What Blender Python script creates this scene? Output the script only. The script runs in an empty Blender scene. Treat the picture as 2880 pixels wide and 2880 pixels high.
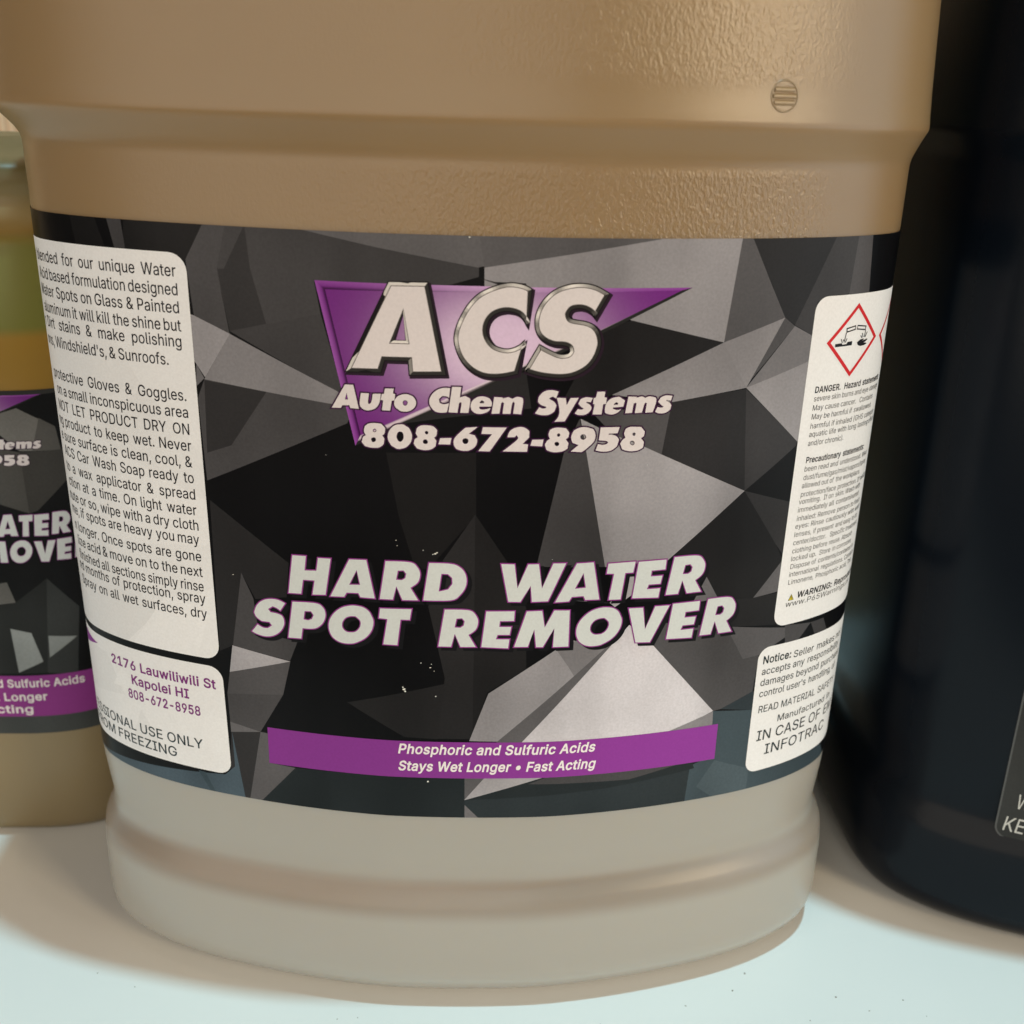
import bpy, bmesh, math, random
from mathutils import Vector, Matrix
from mathutils.geometry import delaunay_2d_cdt
random.seed(7)
C = bpy.context.scene.collection
SC = bpy.context.scene

# ------------------------------------------------------------------ camera
MM = 0.001
EYE = Vector((0.00853, -0.24672, 0.176))          # metres; the shelf top is z = 2.2 mm, the big jug stands at the origin
PITCH, ROLL, YAW = 0.35778, 0.03011, -0.00317
cam = bpy.data.cameras.new('camera'); camo = bpy.data.objects.new('camera', cam); C.objects.link(camo)
cp, sp, cr, sr = math.cos(PITCH), math.sin(PITCH), math.cos(ROLL), math.sin(ROLL)
fwd = Vector((0, cp, -sp)); up0 = Vector((0, sp, cp)); rt0 = Vector((1, 0, 0))
rt = rt0 * cr + up0 * sr; up = -rt0 * sr + up0 * cr
R = Matrix((rt, up, -fwd)).transposed()
camo.matrix_world = Matrix.Translation(EYE) @ Matrix.Rotation(YAW, 4, 'Z') @ R.to_4x4()
cam.sensor_width = 36; cam.sensor_fit = 'HORIZONTAL'; cam.lens = 3084.94 / 2880 * 36
cam.clip_start = 0.01; cam.clip_end = 50
cam.dof.use_dof = True; cam.dof.focus_distance = 0.200; cam.dof.aperture_fstop = 22
SC.camera = camo

# ------------------------------------------------------------------ world, lamps, exposure
w = bpy.data.worlds.new('World'); SC.world = w; w.use_nodes = True
w.node_tree.nodes['Background'].inputs[0].default_value = (1.0, 0.78, 0.55, 1)
w.node_tree.nodes['Background'].inputs[1].default_value = 0.06
def area(name, loc, target, size, power, col, sy=None):
    l = bpy.data.lights.new(name, 'AREA'); l.energy = power; l.color = col; l.size = size
    if sy: l.shape = 'RECTANGLE'; l.size_y = sy
    else: l.shape = 'DISK'
    o = bpy.data.objects.new(name, l); C.objects.link(o); o.location = loc
    o.rotation_euler = (Vector(target) - Vector(loc)).to_track_quat('-Z', 'Y').to_euler()
    return o
area('ceiling_lamp', (0.70, -0.125, 6.0), (0.0, -0.07, 0), 0.17, 212.0, (0.48, 0.87, 1.0))
area('ceiling_lamp_second', (0.60, -0.45, 6.0), (0.0, -0.1, 0), 0.10, 8.0, (1.0, 0.85, 0.65))
area('room_lamp', (0.80, -0.76, 0.46), (0.03, -0.06, 0.12), 0.22, 5.4, (1.0, 0.77, 0.49), 0.46)
area('cool_side_light', (1.30, -0.50, 0.10), (0.06, -0.05, 0.09), 1.2, 7.0, (0.76, 0.92, 1.0), 1.0)  # unseen cool source, added to light the right-hand panels
area('room_glow', (-0.50, -1.30, 0.50), (0.0, -0.06, 0.10), 1.9, 15.0, (1.0, 0.90, 0.76), 1.4)  # broad fill added for the ambient light of the room in front
SC.view_settings.view_transform = 'Standard'; SC.view_settings.look = 'None'
SC.view_settings.exposure = 0; SC.view_settings.gamma = 1
SC.cycles.use_denoising = True
SC.cycles.max_bounces = 8

FACETS = [[24,[[-58.56,156.17],[-44.5,156.54],[-48.14,150.34],[-51.28,148.64],[-59.2,151.07]]],[20,[[-69.51,156.9],[-64.4,156.96],[-61.84,149.06],[-68.3,149.11]]],[52,[[-61.9,156.83],[-59.19,156.86],[-58.5,148.11],[-60.09,148.0]]],[60,[[-44.48,156.97],[-40.8,157.16],[-42.92,149.2],[-41.34,138.46],[-47.49,141.07],[-48.23,150.35]]],[57,[[-40.8,157.16],[-30.16,156.83],[-16.52,153.98],[0.24,151.19],[0.27,149.74],[-7.78,147.34],[-26.3,148.06],[-25.39,142.93],[-41.3,139.08],[-42.92,149.2]]],[42,[[-41.66,149.27],[-37.66,156.46],[-37.07,149.55],[-34.75,140.72],[-41.3,139.08],[-42.82,149.19]]],[90,[[-31.46,156.75],[-10.68,157.0],[7.57,157.19],[7.71,153.07],[0.1,151.2],[-16.52,153.98]]],[88,[[-0.03,157.87],[30.19,156.97],[29.58,156.02],[3.23,151.57],[1.13,151.22]]],[152,[[1.13,151.22],[3.23,151.57],[29.58,156.02],[30.19,156.97],[43.96,156.96],[42.28,138.98],[25.66,142.92],[17.65,146.78],[1.2,147.93]]],[34,[[0.13,149.61],[7.9,147.13],[7.85,148.88],[2.78,149.01]]],[54,[[-41.3,139.08],[-25.39,142.93],[-21.9,129.81],[-23.12,130.07]]],[126,[[-48.28,141.46],[-47.48,141.22],[-41.33,138.62],[-46.27,130.82],[-48.02,133.52]]],[112,[[-41.33,138.62],[-22.99,130.21],[-20.04,127.44],[-23.86,127.94],[-46.45,130.49]]],[90,[[-47.68,132.95],[-46.44,130.65],[-48.04,129.06]]],[60,[[-46.45,130.49],[-23.86,127.94],[-20.04,127.44],[-21.41,124.77],[-47.29,112.25],[-47.85,127.15]]],[40,[[-46.46,130.33],[-35.31,129.24],[-42.29,119.22],[-46.91,117.37]]],[32,[[-47.07,108.63],[-32.81,98.26],[-33.48,91.52],[-39.52,90.43],[-42.0,95.31],[-44.57,80.29],[-47.27,78.7]]],[58,[[-42.0,95.31],[-39.94,90.5],[-39.25,83.72],[-31.76,82.86],[-33.4,78.64],[-44.57,80.29]]],[138,[[-44.68,80.27],[-33.35,78.52],[-45.59,74.56]]],[68,[[-45.59,74.56],[-33.35,78.52],[-35.09,71.33],[-46.38,69.81]]],[61,[[-46.38,69.81],[-35.09,71.33],[-40.09,62.55],[-46.22,63.73]]],[84,[[-46.22,63.73],[-40.09,62.55],[-46.19,61.49]]],[40,[[-46.19,61.49],[-40.09,62.55],[-43.71,43.09],[-47.38,43.26]]],[74,[[-40.09,62.55],[-38.38,62.45],[-38.35,55.92],[-33.34,55.66],[-42.14,45.24],[-43.7,43.95]]],[[58,70,80],[[-85.37,47.11],[-48.05,51.57],[-45.87,53.8],[-45.99,61.54],[-43.7,43.95],[-84.85,33.97]]],[[50,62,70],[[-53.86,51.27],[-52.3,51.19],[-50.33,46.86],[-51.17,46.65]]],[[28,33,36],[[-42.14,45.24],[-33.34,55.66],[-0.69,56.28],[-0.53,44.39],[-33.11,43.31]]],[23,[[-14.86,120.03],[0.32,120.43],[0.51,109.15],[-7.71,98.88],[-9.97,98.81],[-12.78,108.51]]],[35,[[0.35,109.3],[-5.13,100.64],[-7.7,91.63],[-4.66,77.28],[-6.27,64.52],[0.57,64.54],[0.48,91.45]]],[29,[[0.35,109.3],[6.13,100.46],[9.73,91.48],[10.12,79.34],[3.11,74.42],[0.57,64.94],[0.48,91.45]]],[33,[[-22.73,71.24],[-4.65,76.13],[-5.94,64.41],[-12.1,64.69]]],[134,[[-0.04,64.12],[3.34,74.23],[15.46,83.17],[17.63,85.24],[25.36,82.51],[18.02,76.17],[5.25,64.01]]],[112,[[15.46,83.17],[19.87,85.16],[25.32,83.13],[19.13,77.3],[17.87,79.52]]],[86,[[24.89,83.23],[18.39,76.93],[4.88,63.71],[9.63,63.63],[28.97,86.55]]],[196,[[28.92,87.36],[33.69,82.9],[47.61,66.92],[38.56,63.43],[22.56,63.06],[9.63,63.63]]],[122,[[38.34,63.75],[47.62,66.82],[48.4,64.68],[50.16,57.5],[48.04,57.3],[37.94,62.9]]],[74,[[35.81,87.16],[62.03,82.55],[62.56,80.41],[56.52,77.67],[56.05,69.83],[49.13,67.11],[47.61,66.92],[33.69,82.9]]],[90,[[48.54,84.94],[62.03,82.55],[62.56,80.41],[56.52,77.67],[52.93,77.4]]],[[44,52,58],[[49.13,67.11],[56.05,69.83],[61.06,65.94],[56.45,65.61]]],[[60,72,80],[[47.61,66.92],[56.45,65.61],[61.06,65.94],[77.11,53.29],[85.42,41.6],[43.05,38.63],[43.37,55.15],[48.09,56.62]]],[[70,82,90],[[45.59,50.09],[49.06,55.56],[57.32,52.0],[57.28,40.37]]],[[38,44,48],[[-0.74,51.04],[15.06,56.43],[43.8,55.08],[42.9,41.0],[-0.65,44.89]]],[[32,37,40],[[-0.74,51.04],[15.84,56.56],[44.06,56.49],[44.72,54.49],[27.21,52.56]]],[80,[[-0.82,57.25],[3.51,56.79],[-0.74,51.04]]],[152,[[-0.81,51.05],[3.51,56.79],[15.84,56.56]]],[62,[[15.85,56.47],[41.14,55.97],[31.16,54.01],[11.25,54.56]]],[94,[[-0.72,49.99],[-0.67,45.83],[2.95,45.91]]],[60,[[17.59,126.47],[19.04,120.63],[23.61,99.16],[11.25,99.61],[15.21,120.69]]],[152,[[17.77,126.48],[23.5,123.64],[29.15,121.31],[49.28,111.87],[33.99,98.5],[23.61,99.16],[19.04,120.63]]],[72,[[19.82,127.4],[33.72,128.79],[33.35,119.32],[29.15,121.31],[23.5,123.64]]],[42,[[33.67,129.18],[47.42,130.7],[49.28,111.87],[32.51,119.75]]],[130,[[42.28,138.98],[47.4,130.9],[33.69,128.99],[22.27,130.62]]],[35,[[20.5,141.93],[25.66,142.99],[42.28,138.98],[22.29,130.25],[14.77,129.96]]],[146,[[42.28,138.98],[53.61,142.81],[47.4,130.9]]],[78,[[53.61,142.81],[55.82,141.28],[48.29,132.42],[47.4,130.9]]],[116,[[55.82,141.28],[59.9,139.32],[59.78,134.91],[47.4,130.9]]],[142,[[47.4,130.9],[59.78,134.91],[62.76,125.39],[59.44,120.16]]],[56,[[47.42,130.7],[59.44,120.16],[59.09,119.31],[49.28,111.87]]],[22,[[49.28,111.87],[59.73,119.87],[61.39,107.84]]],[50,[[49.28,111.87],[59.88,108.55],[59.92,97.42],[57.38,100.51]]],[32,[[49.28,111.87],[57.38,100.51],[59.37,97.1],[53.69,90.18],[46.33,91.11],[43.04,96.0],[42.25,99.57],[35.98,100.07]]],[92,[[59.37,97.1],[59.52,90.7],[53.69,90.18]]],[98,[[43.36,95.69],[46.11,91.13],[40.97,90.59]]],[86,[[43.96,156.96],[45.38,156.93],[50.15,148.6],[53.61,142.81],[42.28,138.98]]],[43,[[45.38,156.93],[62.78,156.7],[55.81,141.46],[53.61,142.81]]],[62,[[62.78,156.7],[67.79,156.55],[67.7,146.36],[60.06,145.27],[59.9,139.32],[55.81,141.46]]],[80,[[67.79,156.55],[71.48,156.39],[72.74,145.23],[67.17,145.64]]],[36,[[53.69,90.18],[60.47,90.47],[59.86,83.6],[48.86,84.87],[46.35,90.89]]],[76,[[61.96,83.03],[68.92,82.12],[65.2,78.27],[62.6,78.84]]],[66,[[68.92,82.12],[72.74,82.12],[76.02,76.1],[71.43,77.46]]],[34,[[2.84,133.16],[8.31,134.53],[9.37,128.29],[-4.68,126.42],[-11.74,125.25],[-8.05,127.28]]],[175,[[27.84,97.33],[29.15,97.45],[29.21,93.5],[25.92,91.13],[24.92,92.01]]],[104,[[16.87,93.01],[25.13,91.96],[20.96,92.61]]]]
GLYPHS = {"H":[[[-32.18,100.09],[-29.27,100.18],[-29.6,97.41],[-27.84,97.53],[-27.46,100.01],[-24.74,100.1],[-25.95,92.61],[-28.79,92.4],[-28.3,95.2],[-30.02,95.15],[-30.47,92.38],[-33.26,92.26]]],"A":[[[-21.76,100.25],[-18.41,100.36],[-16.93,92.65],[-19.89,92.69],[-20.25,93.46],[-22.13,93.39],[-22.59,92.54],[-25.58,92.4]],[[-20.38,97.79],[-20.0,95.47],[-21.46,95.38]]],"R":[[[-15.35,100.37],[-11.09,100.36],[-9.76,99.78],[-9.04,98.6],[-8.97,97.36],[-9.41,96.16],[-10.57,95.18],[-9.13,92.65],[-12.41,92.6],[-13.3,95.08],[-13.79,92.62],[-16.54,92.62]],[[-12.87,98.27],[-12.12,98.34],[-11.76,97.88],[-11.9,97.19],[-12.38,96.85],[-13.13,96.87]]],"D":[[[-7.73,100.3],[-4.12,100.27],[-2.54,99.89],[-1.29,98.8],[-0.75,97.08],[-1.12,95.13],[-2.47,93.31],[-4.06,92.77],[-8.82,92.67]],[[-5.23,97.91],[-4.33,97.88],[-3.69,97.25],[-3.64,96.25],[-4.31,95.29],[-5.21,95.01],[-5.63,94.91]]],"S":[[[-33.5,90.37],[-35.03,91.03],[-36.78,91.04],[-38.29,90.48],[-39.44,89.35],[-40.08,87.79],[-39.63,86.77],[-38.53,85.99],[-37.09,85.98],[-36.81,85.58],[-37.44,85.1],[-38.33,85.13],[-39.37,85.68],[-40.81,83.79],[-39.63,83.24],[-38.05,82.96],[-36.42,83.26],[-34.89,84.3],[-34.0,85.87],[-33.99,87.17],[-34.43,87.96],[-35.36,88.28],[-36.55,88.4],[-36.82,88.74],[-36.17,89.21],[-35.49,88.98],[-34.72,88.45]]],"P":[[[-32.55,91.0],[-28.42,91.19],[-27.04,90.89],[-26.25,89.92],[-26.11,88.43],[-26.77,86.88],[-28.19,85.75],[-30.5,85.5],[-30.82,83.39],[-33.7,83.28]],[[-29.99,89.0],[-29.04,89.08],[-28.7,88.53],[-28.97,87.9],[-29.58,87.59],[-30.19,87.68]]],"T":[[[-16.45,91.15],[-10.41,91.29],[-10.82,88.75],[-12.44,88.75],[-13.06,83.62],[-16.02,83.67],[-15.21,88.75],[-16.73,88.84]]],"O":[[[-17.31,87.77],[-17.51,86.84],[-17.89,85.98],[-18.48,85.15],[-19.21,84.47],[-20.06,83.93],[-21.05,83.46],[-22.02,83.29],[-22.98,83.29],[-23.89,83.48],[-24.67,83.9],[-25.3,84.48],[-25.7,85.26],[-25.92,86.12],[-25.93,87.01],[-25.74,87.91],[-25.36,88.73],[-24.76,89.56],[-23.98,90.3],[-23.12,90.85],[-22.21,91.18],[-21.24,91.37],[-20.3,91.34],[-19.39,91.19],[-18.62,90.78],[-18.01,90.2],[-17.62,89.39],[-17.33,88.66]],[[-20.01,87.59],[-20.19,86.98],[-20.59,86.41],[-21.11,86.06],[-21.66,85.98],[-22.26,85.99],[-22.73,86.25],[-23.02,86.69],[-23.07,87.26],[-22.92,87.81],[-22.49,88.4],[-22.0,88.7],[-21.42,88.85],[-20.81,88.87],[-20.39,88.52],[-20.07,88.14]]],"W":[[[4.8,100.34],[7.57,100.29],[8.06,95.76],[9.65,100.28],[11.84,100.32],[12.41,95.71],[14.07,100.43],[16.79,100.41],[13.69,92.73],[10.47,92.61],[10.3,95.64],[8.75,92.62],[6.31,92.65]]],"E":[[[29.62,100.03],[35.27,100.1],[35.18,97.79],[32.56,97.73],[32.5,97.0],[34.75,97.0],[34.42,95.01],[32.16,95.0],[31.99,94.52],[34.46,94.53],[34.22,92.28],[28.79,92.54]]],"M":[[[9.69,91.15],[12.76,91.27],[13.21,88.07],[14.64,91.3],[17.77,91.2],[17.85,83.56],[14.6,83.56],[14.86,87.32],[13.08,83.59],[11.56,83.61],[11.14,87.39],[10.4,83.68],[7.49,83.66]]],"V":[[[28.28,90.94],[31.45,90.87],[31.98,86.51],[33.46,90.95],[36.71,90.91],[33.24,83.31],[30.12,83.51]]]}
LOGO = {"A":[[[-14.07,148.52],[-7.9,148.61],[-4.92,133.71],[-10.79,133.52],[-10.98,135.9],[-14.93,135.88],[-15.6,133.81],[-21.35,133.69]],[[-11.83,143.77],[-11.38,139.18],[-13.39,139.16]]],"C":[[[8.73,147.97],[7.25,148.63],[5.18,148.85],[2.93,148.32],[0.49,147.15],[-1.34,145.3],[-2.76,142.76],[-3.46,140.44],[-3.34,138.55],[-2.48,136.45],[-0.98,134.8],[0.73,133.84],[2.43,133.51],[4.55,133.63],[6.86,134.17],[7.86,139.63],[6.94,138.76],[5.48,138.2],[4.11,138.29],[2.73,138.89],[1.76,140.26],[1.59,141.73],[2.12,143.12],[3.24,144.07],[4.89,144.45],[6.57,144.12],[7.53,143.3],[8.19,142.09]]],"S":[[[21.38,147.37],[19.16,148.52],[17.02,148.92],[14.91,148.75],[12.66,147.96],[11.05,146.6],[9.98,144.91],[9.53,143.02],[9.81,141.13],[10.91,139.85],[12.62,139.11],[14.31,139.0],[15.2,138.65],[15.46,138.04],[15.02,137.5],[13.77,137.4],[12.26,137.98],[10.34,138.95],[8.02,134.68],[9.85,134.09],[11.98,133.72],[14.34,133.62],[16.49,134.03],[18.58,135.24],[19.83,136.92],[20.46,139.07],[20.11,140.91],[19.18,142.17],[17.77,142.79],[16.03,143.08],[15.19,143.36],[14.88,144.06],[15.51,144.9],[17.01,145.05],[18.32,144.53],[19.31,143.55]]],"tri":[[[-26.19,148.28],[35.68,148.28],[-20.06,120.97]]]}
PLACE = [["H"],["A"],["R"],["D"],["W"],["A",14.48,92.59,23.12],["T",23.73,92.48,29.43],["E"],["R",35.19,92.53,42.94],["S"],["P"],["O"],["T"],["R",-6.12,83.55,1.36],["E",1.63,83.64,7.89],["M"],["O",18.76,87.13,27.55],["V"],["E",36.04,83.31,42.64],["R",42.74,83.31,50.14]]
TEXTS = {"inst":[["r","blended for our unique Water",-81.97,-50.06,147.44],["Acid","based formulation designed",-76.97,-50.0,144.35],["Water","Spots on Glass & Painted",-75.45,-50.0,141.37],["aluminum","it will kill the shine but",-71.47,-49.88,138.35],["r","Dirt stains & make polishing",-80.85,-50.04,135.64],["ons,","Windshield's, & Sunroofs.",-77.94,-52.66,132.37],["protective","Gloves & Goggles.",-69.73,-49.95,126.32],["on","a small inconspicuous area",-77.44,-49.87,123.33],["NOT","LET PRODUCT DRY ON",-75.05,-49.89,120.28],["ng","product to keep wet. Never",-78.48,-49.76,117.31],["e","sure surface is clean, cool, &",-79.81,-49.84,114.34],["ACS","Car Wash Soap ready to",-75.47,-49.77,111.4],["to","a wax applicator & spread",-77.94,-49.76,108.33],["ction","at a time. On light water",-75.03,-49.74,105.36],["nute","or so, wipe with a dry cloth",-76.51,-49.61,102.46],["me,","if spots are heavy you may",-76.96,-49.67,99.73],["n","longer. Once spots are gone",-78.87,-49.55,96.43],["lize","acid & move on to the next",-76.1,-49.52,93.4],["finished","all sections simply rinse",-72.13,-49.53,90.48],["nd","months of  protection, spray",-77.91,-49.36,88.06],["Spray","on all wet surfaces, dry",-73.82,-49.29,85.04]],"addr":[["","2176 Lauwiliwili St",-72.7,-48.62,70.38],["","Kapolei HI",-67.57,-54.43,67.21],["","808-672-8958",-68.88,-52.29,63.86],["ESS","IONAL USE ONLY",-77.03,-52.34,56.4],["FROM","FREEZING",-73.36,-58.35,53.25]],"haz":[["DANGER.  Hazard"," statements",61.95,128.98,73.91,1],["severe skin burns and eye"," damage.",61.94,127.41,76.99,0],["May cause cancer.","  Contains",61.93,125.71,73.26,0],["May be harmful if"," swallowed.",61.94,124.06,72.34,0],["harmful if inhaled"," (GHS category",61.92,122.33,72.66,0],["aquatic life with long"," lasting effects",61.86,120.79,74.44,0],["and/or chronic).","",61.87,119.11,70.92,0],["Precautionary"," statements:",61.93,115.87,70.83,1],["been read and"," understood. Wear",61.84,114.22,70.35,0],["dust/fume/gas/mist","/vapors/spray",61.84,112.57,73.27,0],["allowed out of"," the workplace.",61.72,111.01,69.78,0],["protection/face"," protection. If swallowed",61.73,109.31,70.73,0],["vomiting.  If on"," skin: Wash with",61.5,107.88,70.33,0],["immediately all"," contaminated",61.5,106.27,70.81,0],["inhaled: Remove"," person to fresh",61.5,104.58,71.54,0],["eyes: Rinse"," cautiously with water",61.39,103.04,68.52,0],["lenses, if present"," and easy to do",61.39,101.4,71.66,0],["center/doctor.","  Specific treatment",61.38,99.75,69.8,0],["clothing before"," reuse. Absorb",61.38,98.09,70.42,0],["locked up.  Store"," in corrosive",61.36,96.5,71.69,0],["Dispose of"," contents/container to",61.42,94.89,67.87,0],["international"," regulations. Contains",61.34,93.28,68.98,0],["Limonene,"," Phosphoric acid, This",61.39,91.66,67.75,0],["WARNING:"," Reproductive",63.97,88.49,73.83,2],["www.P65","Warnings.ca",61.33,86.97,70.35,3]],"note":[["Notice:","",57.71,75.49,64.51,1],["Seller"," makes no r",65.23,75.31,70.84,0],["accepts any"," responsibility",57.7,73.03,68.55,0],["damages beyond"," purchase",57.69,70.6,73.26,0],["control user's"," handling, of",57.73,68.11,69.73,0],["READ MATERIAL"," SAFETY",58.0,64.51,73.31,0],["Manufactured"," in",63.13,61.48,77.45,0],["IN CASE OF"," EM",58.35,58.0,76.44,3],["INFOTRAC","",60.71,54.45,78.96,3]],"band":[["Phosphoric and Sulfuric Acids",-13.3,61.22,23.76,61.2],["Stays Wet Longer • Fast Acting",-13.36,57.56,23.96,57.5]],"logo":[["Auto Chem Systems",-23.94,127.21,33.53,127.25,-19.99,131.6],["808-672-8958",-18.99,120.74,29.19,120.52,-16.36,125.06]]}
PLAN = [[0, -70], [12, -69.7], [20, -68.9], [30, -67.2], [40, -64.9], [50, -62], [58, -59], [65, -55.5], [71, -51.3], [75, -47], [77.8, -41], [79, -34], [79.6, -20], [79.8, 0]]
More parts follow.
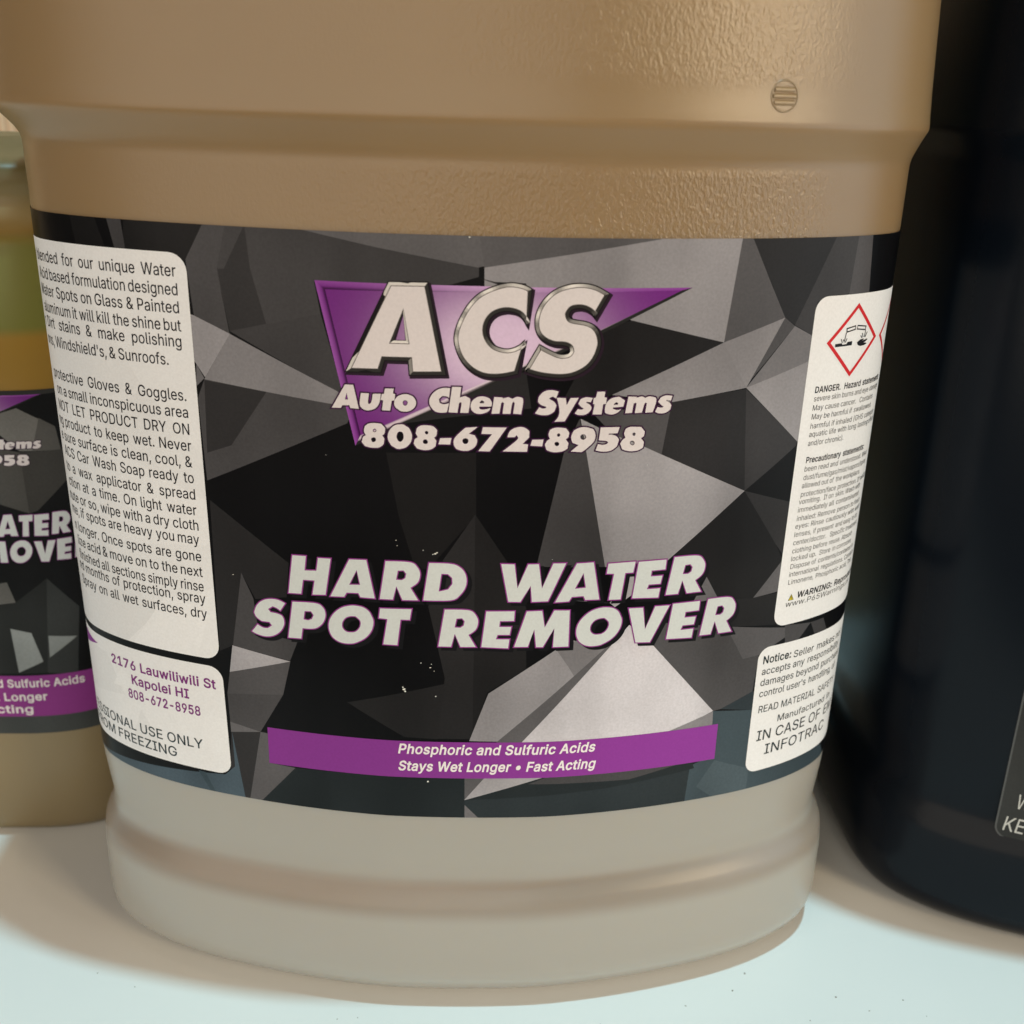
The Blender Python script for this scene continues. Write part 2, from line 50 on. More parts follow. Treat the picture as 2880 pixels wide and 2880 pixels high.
WORDS = {"company":[[[[-21.59,131.45],[-20.19,131.46],[-19.33,127.43],[-20.75,127.47],[-20.92,127.96],[-22.12,127.88],[-22.4,127.4],[-23.94,127.36]],[[-21.35,130.07],[-21.11,128.9],[-21.65,128.91]]],[[[-18.92,130.17],[-17.57,130.15],[-17.76,128.73],[-17.6,128.32],[-17.17,128.77],[-16.94,130.11],[-15.61,130.2],[-15.83,128.74],[-16.46,127.73],[-17.62,127.25],[-18.54,127.38],[-19.12,127.95],[-19.15,128.67]]],[[[-14.9,131.12],[-13.44,131.14],[-13.58,130.33],[-13.21,130.22],[-13.34,129.16],[-13.8,129.08],[-14.09,127.37],[-15.43,127.4],[-15.22,129.08],[-15.63,129.17],[-15.44,130.12],[-15.05,130.22]]],[[[-9.76,128.83],[-9.84,128.41],[-10.05,128.03],[-10.38,127.72],[-10.83,127.44],[-11.32,127.32],[-11.84,127.31],[-12.35,127.38],[-12.76,127.65],[-13.12,127.91],[-13.33,128.3],[-13.39,128.74],[-13.32,129.14],[-13.11,129.52],[-12.74,129.91],[-12.33,130.1],[-11.82,130.26],[-11.3,130.29],[-10.82,130.16],[-10.37,129.98],[-10.04,129.65],[-9.84,129.25]],[[-11.14,128.84],[-11.2,128.61],[-11.37,128.4],[-11.58,128.31],[-11.79,128.38],[-11.92,128.58],[-11.97,128.81],[-11.92,129.04],[-11.78,129.18],[-11.58,129.23],[-11.36,129.2],[-11.2,129.07]]],[[[-4.15,131.5],[-5.18,131.53],[-6.3,131.15],[-7.24,130.24],[-7.59,129.12],[-7.23,128.11],[-6.46,127.43],[-5.43,127.3],[-4.65,127.42],[-4.31,128.96],[-5.17,128.75],[-5.87,128.99],[-5.99,129.61],[-5.44,130.15],[-4.67,130.09],[-4.32,129.85]]],[[[-3.82,131.75],[-2.32,131.75],[-2.54,129.97],[-1.65,130.26],[-0.87,129.85],[-0.81,129.3],[-1.09,127.37],[-2.45,127.36],[-2.24,128.92],[-2.36,129.18],[-2.64,129.06],[-2.91,127.35],[-4.39,127.4]]],[[[2.69,128.55],[0.7,128.48],[0.71,128.17],[1.14,127.99],[1.84,128.06],[2.56,128.28],[2.19,127.69],[1.16,127.27],[0.12,127.33],[-0.58,127.88],[-0.73,128.68],[-0.44,129.48],[0.42,130.12],[1.45,130.23],[2.4,129.9],[2.77,129.18]],[[0.81,129.28],[1.11,129.6],[1.5,129.35],[1.44,129.08],[0.75,129.07]]],[[[3.14,130.18],[4.59,130.11],[4.53,129.93],[5.51,130.2],[6.15,129.9],[6.98,130.26],[7.85,130.07],[7.96,129.27],[7.68,127.29],[6.36,127.37],[6.57,129.17],[6.39,129.4],[6.14,129.1],[5.9,127.32],[4.59,127.35],[4.79,129.14],[4.58,129.35],[4.32,129.14],[4.07,127.37],[2.76,127.3]]],[[[13.78,131.22],[12.63,131.46],[11.46,131.25],[10.62,130.42],[10.43,129.44],[10.99,128.9],[11.77,128.66],[11.87,128.47],[11.34,128.29],[10.69,128.53],[10.0,127.46],[11.05,127.19],[12.27,127.24],[13.23,127.83],[13.55,128.82],[13.16,129.44],[12.49,129.84],[12.26,130.1],[12.88,130.38],[13.44,130.04]]],[[[13.54,130.16],[15.04,130.1],[15.26,128.89],[15.87,130.12],[17.23,130.14],[15.05,126.1],[13.3,126.03],[14.1,127.57]]],[[[19.63,130.09],[18.4,130.22],[17.52,129.86],[17.22,129.13],[17.72,128.58],[18.17,128.31],[17.83,128.11],[17.17,128.21],[16.7,127.46],[17.42,127.18],[18.53,127.25],[19.28,127.83],[19.5,128.48],[19.13,128.97],[18.65,129.24],[18.53,129.46],[19.31,129.34]]],[[[20.36,131.14],[21.72,131.15],[21.61,130.2],[22.05,130.07],[21.94,129.03],[21.47,129.0],[21.28,127.22],[19.74,127.25],[20.0,128.99],[19.71,129.05],[19.8,130.07],[20.17,130.17]]],[[[24.99,128.49],[23.19,128.37],[23.2,128.14],[23.93,127.93],[24.66,128.06],[23.95,127.42],[22.96,127.16],[21.92,127.45],[21.82,128.36],[22.15,129.36],[23.01,130.02],[24.21,130.21],[25.21,129.56]],[[23.38,129.03],[23.73,129.29],[24.05,129.14],[24.02,128.86],[23.29,128.84]]],[[[25.79,130.22],[27.22,130.14],[27.23,129.97],[28.14,130.17],[28.73,129.88],[29.49,130.15],[30.6,129.92],[30.76,129.14],[30.26,127.38],[28.94,127.32],[29.13,128.98],[28.96,129.07],[28.69,128.86],[28.35,127.36],[27.09,127.31],[27.29,129.02],[27.12,129.12],[26.79,128.96],[26.58,127.36],[25.39,127.33]]],[[[33.62,130.11],[32.38,130.22],[31.49,129.86],[31.13,129.17],[31.7,128.58],[32.17,128.31],[31.8,128.12],[31.08,128.26],[30.69,127.43],[31.48,127.12],[32.6,127.21],[33.41,127.75],[33.53,128.47],[33.19,128.95],[32.65,129.23],[32.56,129.43],[33.4,129.28]]]],"phone":[[[[-16.73,125.12],[-15.59,125.03],[-14.93,124.34],[-15.07,123.4],[-15.45,123.04],[-15.09,122.47],[-15.23,121.54],[-16.01,120.9],[-17.25,120.79],[-18.42,121.02],[-18.96,121.7],[-18.73,122.59],[-18.22,122.94],[-18.53,123.6],[-18.36,124.48],[-17.74,124.96]],[[-16.43,123.82],[-16.49,123.64],[-16.62,123.55],[-16.79,123.55],[-16.97,123.62],[-17.02,123.8],[-16.96,123.98],[-16.78,124.14],[-16.61,124.13],[-16.48,124.01]],[[-16.52,122.23],[-16.57,122.02],[-16.71,121.89],[-16.95,121.78],[-17.17,121.82],[-17.29,122.01],[-17.34,122.22],[-17.28,122.43],[-17.16,122.54],[-16.94,122.62],[-16.7,122.61],[-16.57,122.44]]],[[[-10.45,123.03],[-10.53,122.44],[-10.74,121.91],[-11.04,121.51],[-11.49,121.1],[-11.96,120.93],[-12.51,120.78],[-13.04,120.82],[-13.5,121.08],[-13.94,121.35],[-14.24,121.84],[-14.46,122.29],[-14.53,122.85],[-14.45,123.41],[-14.21,123.99],[-13.91,124.39],[-13.47,124.8],[-12.99,125.0],[-12.47,125.07],[-11.93,125.07],[-11.47,124.81],[-11.03,124.54],[-10.73,124.06],[-10.53,123.55]],[[-11.85,122.99],[-11.9,122.61],[-12.07,122.29],[-12.33,122.04],[-12.59,122.05],[-12.81,122.26],[-12.98,122.54],[-13.05,122.91],[-12.98,123.33],[-12.8,123.69],[-12.58,123.82],[-12.32,123.82],[-12.06,123.71],[-11.9,123.39]]],[[[-8.08,125.05],[-6.95,124.91],[-6.28,124.27],[-6.38,123.35],[-6.77,122.95],[-6.38,122.44],[-6.5,121.5],[-7.28,120.88],[-8.52,120.73],[-9.66,121.02],[-10.17,121.79],[-10.0,122.57],[-9.48,122.95],[-9.83,123.57],[-9.65,124.48],[-9.04,124.96]],[[-7.73,123.78],[-7.79,123.6],[-7.94,123.49],[-8.12,123.5],[-8.26,123.64],[-8.31,123.82],[-8.26,124.0],[-8.12,124.08],[-7.94,124.08],[-7.79,123.96]],[[-7.8,122.18],[-7.85,121.97],[-8.01,121.82],[-8.21,121.79],[-8.42,121.84],[-8.58,121.94],[-8.64,122.15],[-8.58,122.36],[-8.42,122.56],[-8.21,122.63],[-8.01,122.55],[-7.86,122.39]]],[[[-5.75,122.87],[-3.86,122.98],[-4.07,121.82],[-6.04,121.81]]],[[[-1.55,124.8],[0.47,124.97],[-0.96,123.77],[0.01,123.52],[0.46,122.75],[0.21,121.66],[-0.74,120.9],[-1.96,120.77],[-3.02,121.07],[-3.47,121.92],[-3.27,123.05]],[[-0.99,122.53],[-1.06,122.27],[-1.25,122.04],[-1.51,121.96],[-1.77,122.03],[-1.96,122.25],[-2.04,122.51],[-1.97,122.76],[-1.78,122.92],[-1.52,122.99],[-1.26,122.93],[-1.06,122.78]]],[[[1.38,124.95],[5.35,124.95],[2.6,120.75],[0.67,120.78],[2.93,123.77],[1.14,123.8]]],[[[5.52,123.28],[5.93,124.38],[6.96,124.98],[8.17,125.04],[9.16,124.37],[9.15,123.27],[8.1,122.14],[9.02,122.05],[8.89,120.76],[4.76,120.77],[7.11,122.78],[7.26,123.36],[7.04,123.66],[6.75,123.31]]],[[[9.7,122.87],[11.6,122.93],[11.42,121.72],[9.42,121.84]]],[[[14.1,125.02],[15.33,124.9],[15.92,124.15],[15.81,123.34],[15.37,122.96],[15.86,122.31],[15.73,121.32],[14.73,120.8],[13.3,120.71],[12.17,121.08],[11.86,122.01],[12.23,122.7],[12.7,123.05],[12.41,123.79],[12.68,124.64],[13.34,124.95]],[[14.4,123.72],[14.35,123.56],[14.21,123.46],[14.05,123.42],[13.91,123.51],[13.85,123.68],[13.89,123.86],[14.03,123.98],[14.18,124.02],[14.33,123.91]],[[14.28,122.18],[14.24,121.99],[14.11,121.83],[13.93,121.74],[13.71,121.82],[13.55,121.99],[13.49,122.18],[13.53,122.38],[13.68,122.51],[13.9,122.52],[14.08,122.5],[14.22,122.38]]],[[[18.64,125.06],[20.01,124.69],[20.44,123.73],[20.28,122.58],[19.29,121.49],[18.23,120.66],[16.3,120.79],[17.61,121.93],[16.56,122.32],[16.28,123.37],[16.67,124.47],[17.57,124.95]],[[18.87,123.28],[18.79,123.08],[18.6,122.93],[18.38,122.83],[18.12,122.92],[17.92,123.12],[17.85,123.35],[17.89,123.59],[18.06,123.77],[18.34,123.79],[18.56,123.76],[18.76,123.57]]],[[[21.29,124.95],[24.6,124.94],[24.31,123.86],[22.84,123.84],[22.71,123.63],[23.97,123.43],[24.62,122.69],[24.34,121.55],[23.31,120.81],[21.98,120.65],[20.61,120.9],[20.98,122.01],[21.79,121.86],[22.44,121.99],[22.75,122.27],[22.3,122.56],[21.07,122.67]]],[[[27.2,124.91],[28.42,124.83],[29.11,124.01],[29.02,123.19],[28.52,122.84],[29.09,122.15],[28.99,121.14],[27.95,120.64],[26.46,120.6],[25.27,121.0],[24.88,121.98],[25.27,122.67],[25.74,122.99],[25.42,123.78],[25.69,124.59],[26.38,124.9]],[[27.5,123.63],[27.46,123.45],[27.34,123.32],[27.18,123.31],[27.0,123.44],[26.93,123.62],[26.97,123.79],[27.14,123.88],[27.31,123.89],[27.44,123.8]],[[27.44,122.04],[27.42,121.83],[27.28,121.69],[27.09,121.62],[26.81,121.74],[26.65,121.89],[26.59,122.08],[26.63,122.29],[26.76,122.43],[27.01,122.44],[27.24,122.37],[27.4,122.21]]]]}
